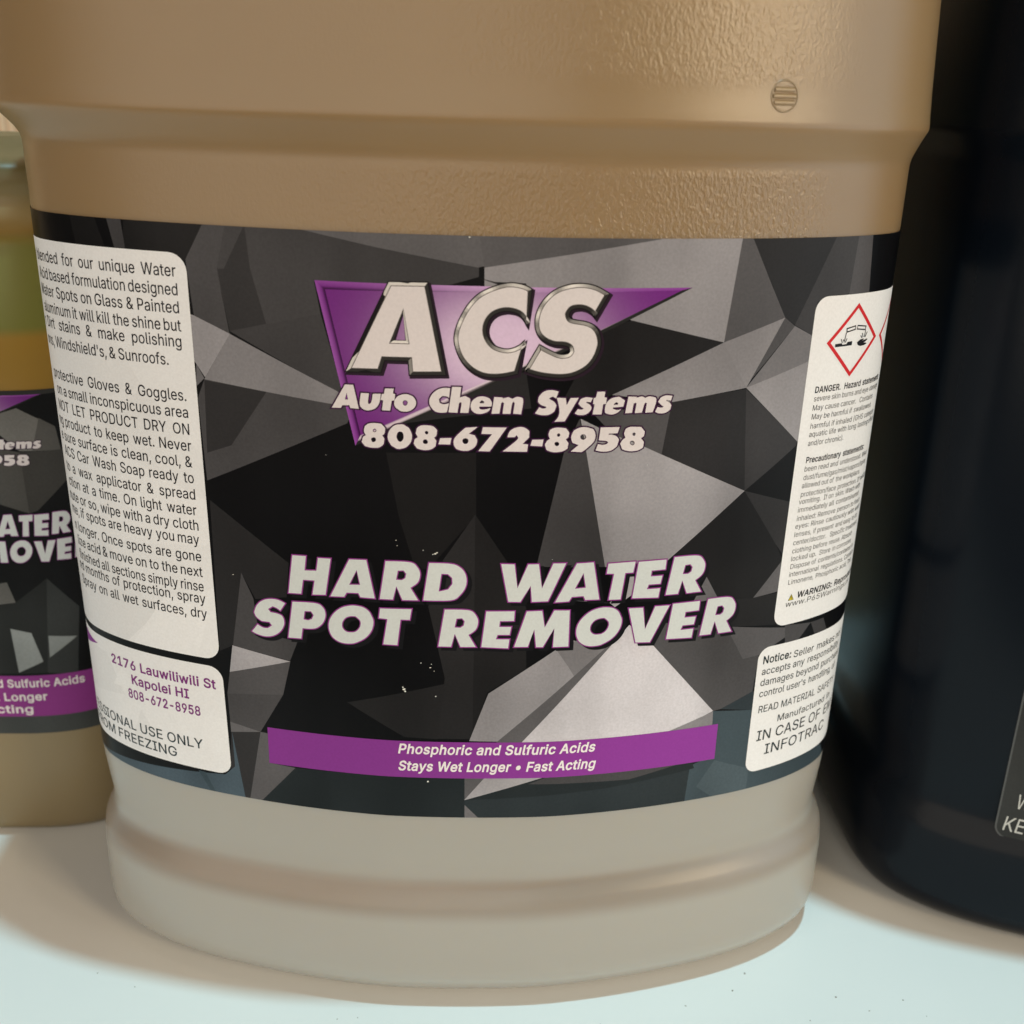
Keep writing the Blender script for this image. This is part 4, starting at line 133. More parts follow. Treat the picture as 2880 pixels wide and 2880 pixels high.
def print_mat(name, rough=0.36, mottle=0.10, drift=0.02):
    """printed film: colour from the print, fine grain, faint waviness of the film"""
    m, nd, lk, b = mat(name, (1, 1, 1), rough, Specular_IOR_Level=0.08)
    at = N(nd, 'ShaderNodeAttribute', attribute_name='ink')
    tc = N(nd, 'ShaderNodeTexCoord')
    n1 = N(nd, 'ShaderNodeTexNoise'); n1.inputs['Scale'].default_value = 2200; n1.inputs['Detail'].default_value = 2
    lk.new(tc.outputs['Object'], n1.inputs['Vector'])
    g = N(nd, 'ShaderNodeMapRange'); lk.new(n1.outputs['Fac'], g.inputs[0])
    g.inputs[1].default_value = 0.3; g.inputs[2].default_value = 0.7; g.inputs[3].default_value = 1 - mottle; g.inputs[4].default_value = 1 + mottle
    vm = N(nd, 'ShaderNodeVectorMath', operation='SCALE'); lk.new(at.outputs['Color'], vm.inputs[0]); lk.new(g.outputs[0], vm.inputs['Scale'])
    # soft tonal drift of the print, plus the film's sheen painted in as upright streaks
    n4 = N(nd, 'ShaderNodeTexNoise'); n4.inputs['Scale'].default_value = 34; n4.inputs['Detail'].default_value = 1.5; lk.new(tc.outputs['Object'], n4.inputs['Vector'])
    n5 = N(nd, 'ShaderNodeTexNoise'); n5.inputs['Scale'].default_value = 95; n5.inputs['Detail'].default_value = 1
    mq = N(nd, 'ShaderNodeMapping'); mq.inputs['Scale'].default_value = (1, 1, 0.06); lk.new(tc.outputs['Object'], mq.inputs[0]); lk.new(mq.outputs[0], n5.inputs['Vector'])
    dr = mth(nd, lk, 'ADD', rng(nd, lk, n4.outputs['Fac'], .3, .7, 1 - drift, 1 + drift), rng(nd, lk, n5.outputs['Fac'], .3, .7, -drift * .5, drift * .5))
    v2 = N(nd, 'ShaderNodeVectorMath', operation='SCALE'); lk.new(vm.outputs[0], v2.inputs[0]); lk.new(dr, v2.inputs['Scale'])
    lk.new(v2.outputs[0], b.inputs['Base Color'])
    n2 = N(nd, 'ShaderNodeTexNoise'); n2.inputs['Scale'].default_value = 120; n2.inputs['Detail'].default_value = 2
    mp = N(nd, 'ShaderNodeMapping'); mp.inputs['Scale'].default_value = (1, 1, 0.12); lk.new(tc.outputs['Object'], mp.inputs[0]); lk.new(mp.outputs[0], n2.inputs['Vector'])
    bp = N(nd, 'ShaderNodeBump'); bp.inputs['Distance'].default_value = 0.0004; bp.inputs['Strength'].default_value = 0.35
    lk.new(n2.outputs['Fac'], bp.inputs['Height']); lk.new(bp.outputs[0], b.inputs['Normal'])
    return m
M_print = print_mat('printed_label_film', 0.30, 0.07, 0.20)
M_ink = print_mat('label_ink', 0.40, 0.035)

# ------------------------------------------------------------------ wrapped surfaces
class Wrap:
    """a container wall: a closed plan outline; u = arc length from the front middle (mm), v = height (mm)"""
    def __init__(s, half, back=1.0, lean=True, step=1.0):
        pts = [(-x, y) for x, y in half[:0:-1]] + list(half)            # front, left side to right side
        bk = [(x, -y * back) for x, y in half[-2::-1]] + [(-x, -y * back) for x, y in half[1:-1]]
        loop = pts + bk                                                   # closed, anticlockwise from above
        n = len(loop); fine = []
        for i in range(n):
            a, b, c, d = (Vector(loop[(i + k) % n]) for k in (-1, 0, 1, 2))
            for j in range(12):
                t = j / 12
                fine.append(.5 * ((2 * b) + (-a + c) * t + (2 * a - 5 * b + 4 * c - d) * t * t + (-a + 3 * b - 3 * c + d) * t ** 3))
        L = [0.0]
        for i in range(len(fine)): L.append(L[-1] + (fine[(i + 1) % len(fine)] - fine[i]).length)
        s.total = L[-1]; k0 = (len(half) - 1) * 12; s0 = L[k0]
        s.n = int(round(s.total / step)); s.step = s.total / s.n
        s.node = []; j = 0
        for i in range(s.n):                                             # node i sits at u = i * step (mod total)
            q = (s0 + i * s.step) % s.total
            lo, hi = 0, len(fine)
            while hi - lo > 1:
                md = (lo + hi) // 2
                if L[md] <= q: lo = md
                else: hi = md
            a, b = fine[lo], fine[(lo + 1) % len(fine)]; t = (q - L[lo]) / max(1e-9, L[lo + 1] - L[lo])
            s.node.append(a.lerp(b, t))
        s.nrm = []
        for i in range(s.n):
            t = s.node[(i + 1) % s.n] - s.node[i - 1]; s.nrm.append(Vector((t.y, -t.x)).normalized())
        s.lean = lean
    def at(s, u, v, d=0.0, k=1.0):
        q = u / s.step; i = math.floor(q); t = q - i; i0 = i % s.n; i1 = (i + 1) % s.n
        p = s.node[i0].lerp(s.node[i1], t); n = s.nrm[i0].lerp(s.nrm[i1], t).normalized()
        x = p.x * k + n.x * d; y = p.y * k + n.y * d
        if s.lean:
            wdt = min(2.8, max(.4, 2.4 + (v - 156) / 110 * 1.6)) + 2.4 * sst(v, 168.5, 174.5); x -= wdt * sst(-x, 40, 78)
        return Vector((x * MM, y * MM, v * MM)), Vector((n.x, n.y, 0))
    def body(s, name, rows, material, parent, cols=None):
        """rows: (height, outward offset, plan scale)"""
        us = [i * s.step for i in range(0, s.n, 2)]
        vs, fs = [], []
        for (v, d, k) in rows:
            for u in us: vs.append(s.at(u, v, d, k)[0])
        m = len(us)
        for r in range(len(rows) - 1):
            for c in range(m):
                fs.append((r * m + c, r * m + (c + 1) % m, (r + 1) * m + (c + 1) % m, (r + 1) * m + c))
        fs.append(tuple(range(m - 1, -1, -1))); t = (len(rows) - 1) * m; fs.append(tuple(range(t, t + m)))
        me = bpy.data.meshes.new(name); me.from_pydata(vs, [], fs); smooth(me)
        me.polygons[-1].use_smooth = False; me.polygons[-2].use_smooth = False
        return link(name, me, material, parent)

def inside(p, poly):
    x, y = p; r = False; j = len(poly) - 1
    for i in range(len(poly)):
        xi, yi = poly[i]; xj, yj = poly[j]
        if (yi > y) != (yj > y) and x < (xj - xi) * (y - yi) / (yj - yi) + xi: r = not r
        j = i
    return r
def wind(p, poly):
    x, y = p; w = 0
    for i in range(len(poly)):
        (x0, y0), (x1, y1) = poly[i - 1], poly[i]
        c = (x1 - x0) * (y - y0) - (x - x0) * (y1 - y0)
        if y0 <= y < y1 and c > 0: w += 1
        elif y1 <= y < y0 and c < 0: w -= 1
    return w
def rounded(poly, seg=5, corner=38):
    """soften the gentle turns of an outline, keep its real corners"""
    n = len(poly); P = [Vector(p) for p in poly]; keep = []
    for i in range(n):
        a = (P[i] - P[i - 1]); b = (P[(i + 1) % n] - P[i]); keep.append(abs(math.degrees(a.angle_signed(b))) > corner if a.length > 0 and b.length > 0 else False)
    out = []
    for i in range(n):
        p0, p1, p2, p3 = P[i - 1], P[i], P[(i + 1) % n], P[(i + 2) % n]
        m1 = (p2 - p0) * .5; m2 = (p3 - p1) * .5; ch = p2 - p1
        if keep[i] and keep[(i + 1) % n]: out.append(p1.copy()); continue
        if keep[i]: m1 = ch * 1.5 - m2 * .5
        if keep[(i + 1) % n]: m2 = ch * 1.5 - m1 * .5
        L = ch.length
        for m in (m1, m2):
            if m.length > 1.6 * L: m *= 1.6 * L / m.length
        for j in range(seg):
            t = j / seg; t2 = t * t; t3 = t2 * t
            out.append(p1 * (2 * t3 - 3 * t2 + 1) + m1 * (t3 - 2 * t2 + t) + p2 * (-2 * t3 + 3 * t2) + m2 * (t3 - t2))
    return [(p.x, p.y) for p in out]
def sarea(p): return sum(p[i - 1][0] * p[i][1] - p[i][0] * p[i - 1][1] for i in range(len(p))) / 2
def grow(poly, d):
    """mitred offset, outward for d > 0"""
    P = []
    for p in poly:
        if not P or (Vector(p) - P[-1]).length > 1e-3: P.append(Vector(p))
    if sarea(poly) < 0: d = -d
    out = []; n = len(P)
    for i in range(n):
        a = (P[i] - P[i - 1]).normalized(); b = (P[(i + 1) % n] - P[i]).normalized()
        na = Vector((a.y, -a.x)); nb = Vector((b.y, -b.x)); h = na + nb
        if h.length < .35: h = na * .8
        else: h = h / max(.32, h.length_squared / 2)
        out.append((P[i].x + h.x * d, P[i].y + h.y * d))
    return out
def rrect(u0, v0, u1, v1, r, corners=(1, 1, 1, 1)):
    out = []
    for k, (cx, cy, a) in enumerate(((u0, v0, 180), (u1, v0, 270), (u1, v1, 0), (u0, v1, 90))):
        if not corners[k]: out.append((cx, cy)); continue
        ox = cx + (r if cx == u0 else -r); oy = cy + (r if cy == v0 else -r)
        for j in range(7):
            t = math.radians(a + 15 * j); out.append((ox + r * math.cos(t), oy + r * math.sin(t)))
    return out

def finish(name, wr, verts2, tris, colfn, d, material, parent, facecol=None):
    vs, ns = [], []
    for (u, v) in verts2:
        p, n = wr.at(u, v, d); vs.append(p); ns.append(n)
    me = bpy.data.meshes.new(name); me.from_pydata(vs, [], tris)
    at = me.color_attributes.new('ink', 'FLOAT_COLOR', 'CORNER')
    for pi, p in enumerate(me.polygons):
        p.use_smooth = True
        for li in p.loop_indices:
            vi = me.loops[li].vertex_index
            c = facecol[pi] if facecol else colfn(*verts2[vi])
            at.data[li].color = (*c, 1)
    me.normals_split_custom_set_from_vertices(ns)
    return link(name, me, material, parent)
def patch(name, wr, rings, colfn, d, material, parent, facets=None, extra=None):
    """print of any outline (first ring outer, the others holes, or several islands by even-odd) laid on the wall"""
    co, ed = [], []
    us = [p[0] for r in rings for p in r]; vv = [p[1] for r in rings for p in r]
    v0, v1 = min(vv) - .5, max(vv) + .5
    def ring(r):
        b = len(co); co.extend(Vector(p) for p in r); ed.extend((b + i, b + (i + 1) % len(r)) for i in range(len(r)))
    for r in rings: ring(r)
    for f in (facets or []): ring(f[1])
    k = math.ceil(min(us) / wr.step)
    while k * wr.step < max(us):
        b = len(co); co.append(Vector((k * wr.step, v0))); co.append(Vector((k * wr.step, v1))); ed.append((b, b + 1)); k += 1
    for v in (extra or []):
        b = len(co); co.append(Vector((min(us) - .5, v))); co.append(Vector((max(us) + .5, v))); ed.append((b, b + 1))
    V, _, F, *_ = delaunay_2d_cdt(co, ed, [], 0, 1e-5)
    tris, fc = [], []
    boxes = [(min(p[0] for p in f[1]), max(p[0] for p in f[1]), min(p[1] for p in f[1]), max(p[1] for p in f[1])) for f in (facets or [])]
    for f in F:
        c = (sum(V[i].x for i in f) / 3, sum(V[i].y for i in f) / 3)
        if sum(inside(c, r) for r in rings) % 2 == 0: continue
        a, b, e = (V[i] for i in f)
        if abs((b - a).cross(e - a)) < 1e-7: continue
        if (b - a).cross(e - a) < 0: f = f[::-1]
        tris.append(tuple(f))
        if facets:
            col = facets[0][2]
            for q in range(len(facets) - 1, -1, -1):
                bx = boxes[q]
                if bx[0] <= c[0] <= bx[1] and bx[2] <= c[1] <= bx[3] and inside(c, facets[q][1]): col = facets[q][2]; break
            else: col = colfn(*c)
            fc.append(col)
    used = sorted({i for t in tris for i in t}); mp = {o: n for n, o in enumerate(used)}
    return finish(name, wr, [(V[i].x, V[i].y) for i in used], [tuple(mp[i] for i in t) for t in tris], colfn, d, material, parent, fc or None)
flat = lambda c: (lambda u, v: c)

_fc = {}
def glyph_mesh(ch, bold):
    """triangles of one character, strokes thickened by bold"""
    if (ch, bold) in _fc: return _fc[(ch, bold)]
    adv, rg = FONT[ch]; rings = [[(r[i] / 1000, r[i + 1] / 1000) for i in range(0, len(r), 2)] for r in rg]
    big = max((abs(sarea(r)), sarea(r)) for r in rings)[1] if rings else 1
    rr = [(grow(r, bold if sarea(r) * big > 0 else -bold * .6) if bold else r) for r in rings]
    if not rr: _fc[(ch, bold)] = ([], [], adv / 1000); return _fc[(ch, bold)]
    co, ed = [], []
    for r in rr:
        b = len(co); co += [Vector(p) for p in r]; ed += [(b + i, b + (i + 1) % len(r)) for i in range(len(r))]
    V, _, F, *_ = delaunay_2d_cdt(co, ed, [], 0, 1e-6); out = []
    for f in F:
        c = (sum(V[i].x for i in f) / 3, sum(V[i].y for i in f) / 3)
        if sum(wind(c, r) for r in rr) * big <= 0: continue
        a_, b_, e_ = (V[i] for i in f)
        cr = (b_ - a_).cross(e_ - a_)
        if abs(cr) < 1e-9: continue
        out.append(tuple(f) if cr > 0 else tuple(f)[::-1])
    _fc[(ch, bold)] = ([(v.x, v.y) for v in V], out, adv / 1000)
    return _fc[(ch, bold)]
def font_mesh(txt, bold=0.0):
    V, F, x = [], [], 0.0
    for ch in txt:
        v, f, adv = glyph_mesh(ch, bold); b = len(V)
        V += [(p[0] + x, p[1]) for p in v]; F += [tuple(b + i for i in t) for t in f]; x += adv + bold * 1.2
    xs = [v[0] for v in V] or [0]
    return V, F, min(xs), max(xs)
CAP = 0.0
def cap_h():
    global CAP
    if not CAP: CAP = max(v[1] for v in font_mesh('H')[0])
    return CAP
def justified(rows, cap, k):
    """set lines word by word: letters of one width, the spaces take up the slack"""
    out = []; sx = cap / cap_h() * k
    for (lead, txt, uL, uR, base) in rows:
        ws = txt.split(); wd = [(lambda m: (m[3] - m[2]) * sx)(font_mesh(w_, .004)) for w_ in ws]
        gap = (uR - uL - sum(wd)) / max(1, len(ws) - 1); mn = .20 * sx; f = 1
        if gap < mn: f = (uR - uL - mn * (len(ws) - 1)) / sum(wd); gap = mn
        x = uL
        for i, (w_, q) in enumerate(zip(ws, wd)):
            out.append((w_, x, x + q * f, base, base, cap, .004, 0, '', '')); x += q * f + gap
        if lead:
            m = font_mesh(lead, .004); q = (m[3] - m[2]) * sx * f
            out.append((lead, uL - gap - q, uL - gap, base, base, cap, .004, 0, '', ''))
    return out
def lettering(name, wr, items, col, d, material, parent, clip=None):
    """items: (text, u_left, u_right, baseline_left, baseline_right, cap_height, bold, slant, lead, trail)"""
    VV, FF = [], []
    for (txt, uL, uR, bL, bR, cap, bold, sl, lead, trail) in items:
        V, F, x0, x1 = font_mesh(txt, bold); sx = (uR - uL) / (x1 - x0); sy = cap / cap_h()
        parts = [(V, F, x0, uL)]
        if lead:
            V2, F2, a0, a1 = font_mesh(lead, bold); gap = 0 if lead in ('ESS',) else .28; parts.append((V2, F2, a1, uL - gap * sx))
        if trail:
            V2, F2, a0, a1 = font_mesh(trail.strip(), bold); g = .28 * (len(trail) - len(trail.lstrip())) + .06; parts.append((V2, F2, a0, uR + g * sx))
        for (v_, f_, xo, uo) in parts:
            b = len(VV)
            for (x, y) in v_:
                u = uo + (x - xo) * sx; base = bL + (bR - bL) * (u - uL) / (uR - uL)
                VV.append((u + sl * y * sy, base + y * sy))
            for f in f_:
                if clip is None or all(clip[0] < VV[b + i][0] < clip[1] for i in f): FF.append(tuple(b + i for i in f))
    used = sorted({i for t in FF for i in t}); mp = {o: n for n, o in enumerate(used)}
    return finish(name, wr, [VV[i] for i in used], [tuple(mp[i] for i in t) for t in FF], flat(col), d, material, parent)
def lathe(name, prof, cx, cy, material, parent, seg=48):
    vs, fs = [], []
    for (z, r) in prof:
        for i in range(seg):
            a = 2 * math.pi * i / seg; vs.append((cx + r * MM * math.cos(a), cy + r * MM * math.sin(a), z * MM))
    for k in range(len(prof) - 1):
        for i in range(seg): fs.append((k * seg + i, k * seg + (i + 1) % seg, (k + 1) * seg + (i + 1) % seg, (k + 1) * seg + i))
    fs.append(tuple(range(seg - 1, -1, -1))); t = (len(prof) - 1) * seg; fs.append(tuple(range(t, t + seg)))
    me = bpy.data.meshes.new(name); me.from_pydata(vs, [], fs); smooth(me)
    me.polygons[-1].use_smooth = False
    return link(name, me, material, parent)
def screw_cap(parent, z, r, material, cy=0, cx=0):
    pr = [(z, r), (z + 2, r + .6), (z + 15, r), (z + 16.5, r - 1.5), (z + 17, r - 4)]
    return lathe('cap', pr, cx, cy, material, parent, 56)

# ------------------------------------------------------------------ shelf and wall
def slab(name, x0, x1, y0, y1, z0, z1, material, bev=0.002):
    bm = bmesh.new(); bmesh.ops.create_cube(bm, size=1)
    for v in bm.verts: v.co = Vector(((x0 + x1) / 2 + v.co.x * (x1 - x0), (y0 + y1) / 2 + v.co.y * (y1 - y0), (z0 + z1) / 2 + v.co.z * (z1 - z0)))
    if bev: bmesh.ops.bevel(bm, geom=bm.edges[:], offset=bev, segments=3, affect='EDGES')
    me = bpy.data.meshes.new(name); bm.to_mesh(me); bm.free()
    return link(name, me, material)
m_sh, nd, lk, b = mat('white_laminate', (0.78, 0.79, 0.77), 0.42)
tc = N(nd, 'ShaderNodeTexCoord')
nz = N(nd, 'ShaderNodeTexNoise'); nz.inputs['Scale'].default_value = 14; nz.inputs['Detail'].default_value = 5; lk.new(tc.outputs['Object'], nz.inputs['Vector'])
rp = N(nd, 'ShaderNodeMix', data_type='RGBA'); rp.inputs['A'].default_value = (0.74, 0.75, 0.73, 1); rp.inputs['B'].default_value = (0.81, 0.81, 0.80, 1)
lk.new(nz.outputs['Fac'], rp.inputs['Factor']); lk.new(rp.outputs['Result'], b.inputs['Base Color'])
n2 = N(nd, 'ShaderNodeTexNoise'); n2.inputs['Scale'].default_value = 700; lk.new(tc.outputs['Object'], n2.inputs['Vector'])
bp = N(nd, 'ShaderNodeBump'); bp.inputs['Distance'].default_value = 0.0001; bp.inputs['Strength'].default_value = 0.15
lk.new(n2.outputs['Fac'], bp.inputs['Height']); lk.new(bp.outputs[0], b.inputs['Normal'])
sh = slab('shelf', -0.6, 0.6, -0.19, 0.12, -0.016, 0.0022, m_sh); sh['kind'] = 'structure'

m_wl, nd, lk, b = mat('ribbed_beige_wall', (0.62, 0.50, 0.36), 0.75)
tc = N(nd, 'ShaderNodeTexCoord'); wv = N(nd, 'ShaderNodeTexWave', bands_direction='X'); wv.inputs['Scale'].default_value = 110; wv.inputs['Distortion'].default_value = 1.2; wv.inputs['Detail'].default_value = 2
lk.new(tc.outputs['Object'], wv.inputs['Vector'])
mx = N(nd, 'ShaderNodeMix', data_type='RGBA'); mx.inputs['A'].default_value = (0.82, 0.60, 0.40, 1); mx.inputs['B'].default_value = (0.90, 0.72, 0.52, 1)
lk.new(wv.outputs['Fac'], mx.inputs['Factor']); lk.new(mx.outputs['Result'], b.inputs['Base Color'])
bp = N(nd, 'ShaderNodeBump'); bp.inputs['Distance'].default_value = 0.0006; bp.inputs['Strength'].default_value = 0.6
lk.new(wv.outputs['Fac'], bp.inputs['Height']); lk.new(bp.outputs[0], b.inputs['Normal'])
wl = slab('back_wall', -0.7, 0.7, 0.1215, 0.15, -0.3, 0.9, m_wl, 0); wl['kind'] = 'structure'

m_sp, *_ = mat('crumb_brown', (0.24, 0.21, 0.17), 0.8)
def specks(name, pts, material, parent=None):
    bm = bmesh.new()
    for (p, r, n) in pts:
        mt = Matrix.Translation(p) @ Matrix.Rotation(random.random() * 6, 4, 'Z') @ Matrix.Diagonal((r * random.uniform(.7, 1.6), r * random.uniform(.6, 1.1), r * .6, 1))
        g = bmesh.ops.create_icosphere(bm, subdivisions=1, radius=1, matrix=mt)
    me = bpy.data.meshes.new(name); bm.to_mesh(me); bm.free(); o = link(name, me, material, parent); o['kind'] = 'stuff'
    return o
pts = [((x, y, 0.0022), r * MM * .8, 0) for x, y, r in ((-.062, -.079, .28), (-.066, -.069, .18), (-.023, -.076, .2), (-.019, -.0755, .22), (.048, -.070, .22), (.062, -.0605, .28), (.080, -.0665, .28), (.086, -.070, .2), (.073, -.073, .22), (.094, -.0668, .25), (.0585, -.0655, .3), (.0975, -.071, .2), (.030, -.0755, .2), (-.075, -.0655, .2), (-.040, -.0785, .2))]
cr_ = specks('crumbs', pts, m_sp); cr_['label'] = 'scattered tiny dark crumbs on the white shelf in front of the jugs'

# ------------------------------------------------------------------ the big jug
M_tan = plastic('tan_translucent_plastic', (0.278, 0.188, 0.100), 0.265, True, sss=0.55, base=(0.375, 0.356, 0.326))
M_cap, *_ = mat('white_cap_plastic', (0.75, 0.75, 0.72), 0.4)
jug = thing('chemical_jug', 'large tan plastic jug in the middle with a black and purple hard water label', 'jug', (0, 0, 0), 0.03466)
W = Wrap(PLAN)
ROWS = [(2.2, -10, 1), (2.2, -6.5, 1), (2.49, -4.3, 1), (3.34, -2.25, 1), (4.69, -.49, 1), (6.45, .86, 1), (8.5, 1.71, 1), (10.7, 2.0, 1), (16, 2.05, 1), (22.5, 2.0, 1), (25, 1.75, 1), (26.6, 1.45, 1), (28, .75, 1), (29.5, -.1, 1), (31, -.7, 1), (32.5, -.95, 1), (34.5, -.95, 1), (39, -.5, 1), (43, -.15, 1), (46, 0, 1), (60, 0, 1), (80, 0, 1), (100, 0, 1), (125, 0, 1), (150, 0, 1), (160, 0, 1), (166.6, 0, 1), (167.6, .03, 1), (168.6, .25, 1), (169.8, .75, 1), (171.2, 1.35, 1), (172.4, 1.95, 1), (173.1, 2.3, 1), (173.6, 2.42, 1), (174.3, 2.4, 1), (175.6, 2.25, 1), (180, 1.95, 1), (188, 1.5, 1), (198, 1.0, 1), (212, .6, 1), (222, .2, 1), (229, -1, 1), (234, -3, 1), (238, -5.5, 1), (243, 0, .88), (249, 0, .76), (256, 0, .6), (262, 0, .42), (266, 0, .32), (269, 0, .27)]
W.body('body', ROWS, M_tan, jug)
lathe('neck', [(262, 20), (268, 19.5), (290, 19.5)], 0, 0, M_tan, jug)
screw_cap(jug, 277, 22, M_cap)

def build_label(wr, parent, tf, rect, main=True):
    """the film, its panels and its print; tf maps the design's u, v onto this container"""
    T = lambda pl: [tf(*p) for p in pl]
    u0, v0, u1, v1 = rect
    fac = []
    for g, poly in FACETS:
        cu = sum(p[0] for p in poly) / len(poly)
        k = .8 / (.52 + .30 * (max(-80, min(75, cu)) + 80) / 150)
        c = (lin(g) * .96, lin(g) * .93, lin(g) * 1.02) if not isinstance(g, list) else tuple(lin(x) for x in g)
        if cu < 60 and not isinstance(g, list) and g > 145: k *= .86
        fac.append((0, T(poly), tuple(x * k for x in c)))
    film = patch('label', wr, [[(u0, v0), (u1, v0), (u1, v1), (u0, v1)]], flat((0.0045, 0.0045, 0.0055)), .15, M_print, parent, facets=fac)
    return film
LBL = (-128, 47.1, 128, 156.1)
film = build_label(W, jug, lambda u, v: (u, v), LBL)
WHITE = (0.79, 0.79, 0.82); BLACK = (0.012, 0.012, 0.016)
def tinted(polys, rings):
    return None
# white panels with the ghost of the facets printed through
def panel(name, wr, ring, parent, d=.19, base=WHITE, ghosts=()):
    fac = [(0, g, tuple(c * f for c in base)) for g, f in ghosts]
    if fac: return patch(name, wr, [ring], flat(base), d, M_ink, parent, facets=fac)
    return patch(name, wr, [ring], flat(base), d, M_ink, parent)
def slanted(ring, du):                      # du = (v_ref, mm per mm)
    return [(u + (v - du[0]) * du[1], v) for u, v in ring]
gh = [([(-95, 90), (-70, 97), (-60, 84), (-72, 72), (-95, 76)], .93), ([(-70, 97), (-60, 84), (-47, 92), (-47, 100)], .965), ([(-95, 150), (-72, 151.5), (-58, 128), (-80, 120)], .96), ([(-58, 128), (-47, 116), (-47, 108), (-70, 118)], .95), ([(-66, 76.5), (-57, 89), (-49, 86), (-52, 76.5)], 1.03)]
panel('instruction_panel', W, slanted(rrect(-118, 76.7, -47.8, 151.35, 3.0, (0, 1, 1, 0)), (115, -.0105)), film, ghosts=gh)
gh2 = [([(-95, 74), (-74, 72), (-70, 64), (-90, 60)], .95), ([(-70, 70), (-66, 66), (-73, 65.5)], 1.03), ([(-66, 62), (-60, 52), (-70, 52)], .94), ([(-60, 66), (-47, 64), (-47, 56), (-56, 58)], 1.02)]
panel('address_panel', W, slanted(rrect(-118, 51.7, -46.8, 75.2, 2.8, (0, 1, 1, 0)), (60, -.02)), film, ghosts=gh2)
panel('hazard_panel', W, slanted(rrect(59.35, 83.1, 118, 146.1, 2.6, (1, 0, 0, 1)), (110, .012)), film)
panel('notice_panel', W, rrect(56.45, 50.9, 118, 79.1, 2.6, (1, 0, 0, 1)), film)
PUR = (0.235, 0.040, 0.285)
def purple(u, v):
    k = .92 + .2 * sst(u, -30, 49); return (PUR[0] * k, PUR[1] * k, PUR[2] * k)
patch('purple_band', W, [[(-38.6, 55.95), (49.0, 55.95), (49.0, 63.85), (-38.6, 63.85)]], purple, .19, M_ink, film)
tb = TEXTS['band']
lettering('band_text', W, [(t[0], t[1], t[3], 61.2 if i == 0 else 57.5, 61.2 if i == 0 else 57.5, 2.0, .022, .17, '', '') for i, t in enumerate(tb)], (0.80, 0.76, 0.78), .22, M_ink, film)
it = justified(TEXTS['inst'], 1.98, .80)
lettering('instruction_text', W, it, BLACK, .22, M_ink, film, (-118, 0))
ad = TEXTS['addr']
lettering('address_text', W, [(t[1], t[2], t[3], t[4], t[4], 1.95, .02, 0, t[0], '') for t in ad[:3]], (0.20, 0.035, 0.20), .22, M_ink, film)
lettering('use_notice_text', W, [(t[1], t[2], t[3], t[4], t[4], 2.15, .006, 0, t[0], '') for t in ad[3:]], (0.02, 0.035, 0.045), .22, M_ink, film)
patch('logo_corner', W, [[(-84, 73.9), (-84, 71.0), (-77.0, 73.0)]], flat(PUR), .22, M_ink, film)
hz = []
for t in TEXTS['haz']:
    k = t[5]; cap = {0: 1.02, 1: 1.1, 2: 1.22, 3: 1.12}[k]; bd = {0: -.002, 1: .02, 2: .02, 3: -.002}[k]
    hz.append((t[0], t[2], t[4], t[3], t[3], cap, bd, .04 if k < 2 else .12, '', t[1]))
lettering('hazard_text', W, hz, BLACK, .22, M_ink, film, (0, 118))
nt = []
for t in TEXTS['note']:
    k = t[5]; cap = {0: 1.5, 1: 1.6, 3: 2.3}[k]
    if t[0].startswith('READ'): cap = 1.55
    nt.append((t[0], t[2], t[4], t[3], t[3], cap, .02 if k == 1 else .004, .02, '', t[1]))
lettering('notice_text', W, nt, (0.02, 0.03, 0.035), .22, M_ink, film, (0, 118))
# hazard pictograms: a red diamond, acid dripping on a plate and on a hand
RED = (0.58, 0.022, 0.03)
def diamond(name, cx, cy, rx, ry, wd):
    o = [(cx, cy + ry), (cx + rx, cy), (cx, cy - ry), (cx - rx, cy)]
    k = 1 - wd; i = [(cx, cy + ry * k), (cx + rx * k, cy), (cx, cy - ry * k), (cx - rx * k, cy)]
    return patch(name, W, [o, i], flat(RED), .22, M_ink, film)
diamond('hazard_diamond', 70.15, 137.8, 6.95, 6.65, .135)
diamond('hazard_diamond', 85.3, 137.8, 6.95, 6.65, .135)
ic = []
ic.append([(65.3, 137.5), (66.9, 137.55), (67.1, 137.25), (68.2, 137.3), (68.35, 137.65), (69.6, 137.7), (69.6, 136.95), (65.3, 136.95)])
def tube(a, b, w_):
    a = Vector(a); b = Vector(b); n = (b - a).normalized(); n = Vector((-n.y, n.x)) * w_
    return [tuple(a + n), tuple(b + n), tuple(b - n), tuple(a - n)]
ic += [tube((67.7, 139.75), (70.1, 140.1), .42), tube((67.9, 139.78), (69.95, 140.08), .20)]
ic += [tube((70.5, 140.1), (73.1, 139.75), .42), tube((70.65, 140.08), (72.9, 139.78), .20)]
for (a, b) in (((67.75, 139.4), (67.45, 137.6)), ((67.2, 138.2), (67.5, 137.55)), ((68.1, 138.3), (67.75, 137.6)), ((66.6, 138.3), (67.0, 137.6)), ((73.1, 139.4), (73.0, 138.1)), ((72.2, 138.9), (72.6, 138.1)), ((73.7, 139.0), (73.2, 138.1)), ((71.8, 138.5), (72.3, 138.0))):
    ic.append(tube(a, b, .09))
ic.append([(71.0, 137.3), (71.8, 137.75), (72.6, 137.85), (73.0, 137.75), (72.4, 137.5), (73.2, 137.6), (73.9, 137.75), (74.1, 137.6), (73.4, 137.2), (72.9, 137.15), (73.7, 137.0), (74.0, 136.85), (73.2, 136.6), (72.1, 136.55), (71.3, 136.8)])
patch('corrosion_symbol', W, ic, flat(BLACK), .245, M_ink, film)
tri = [(61.85, 88.2), (63.25, 88.25), (62.55, 89.55)]
patch('warning_triangle', W, [tri], flat((0.10, 0.09, 0.01)), .22, M_ink, film)
patch('warning_triangle_fill', W, [grow(tri, -.14)], flat((0.75, 0.62, 0.03)), .245, M_ink, film)
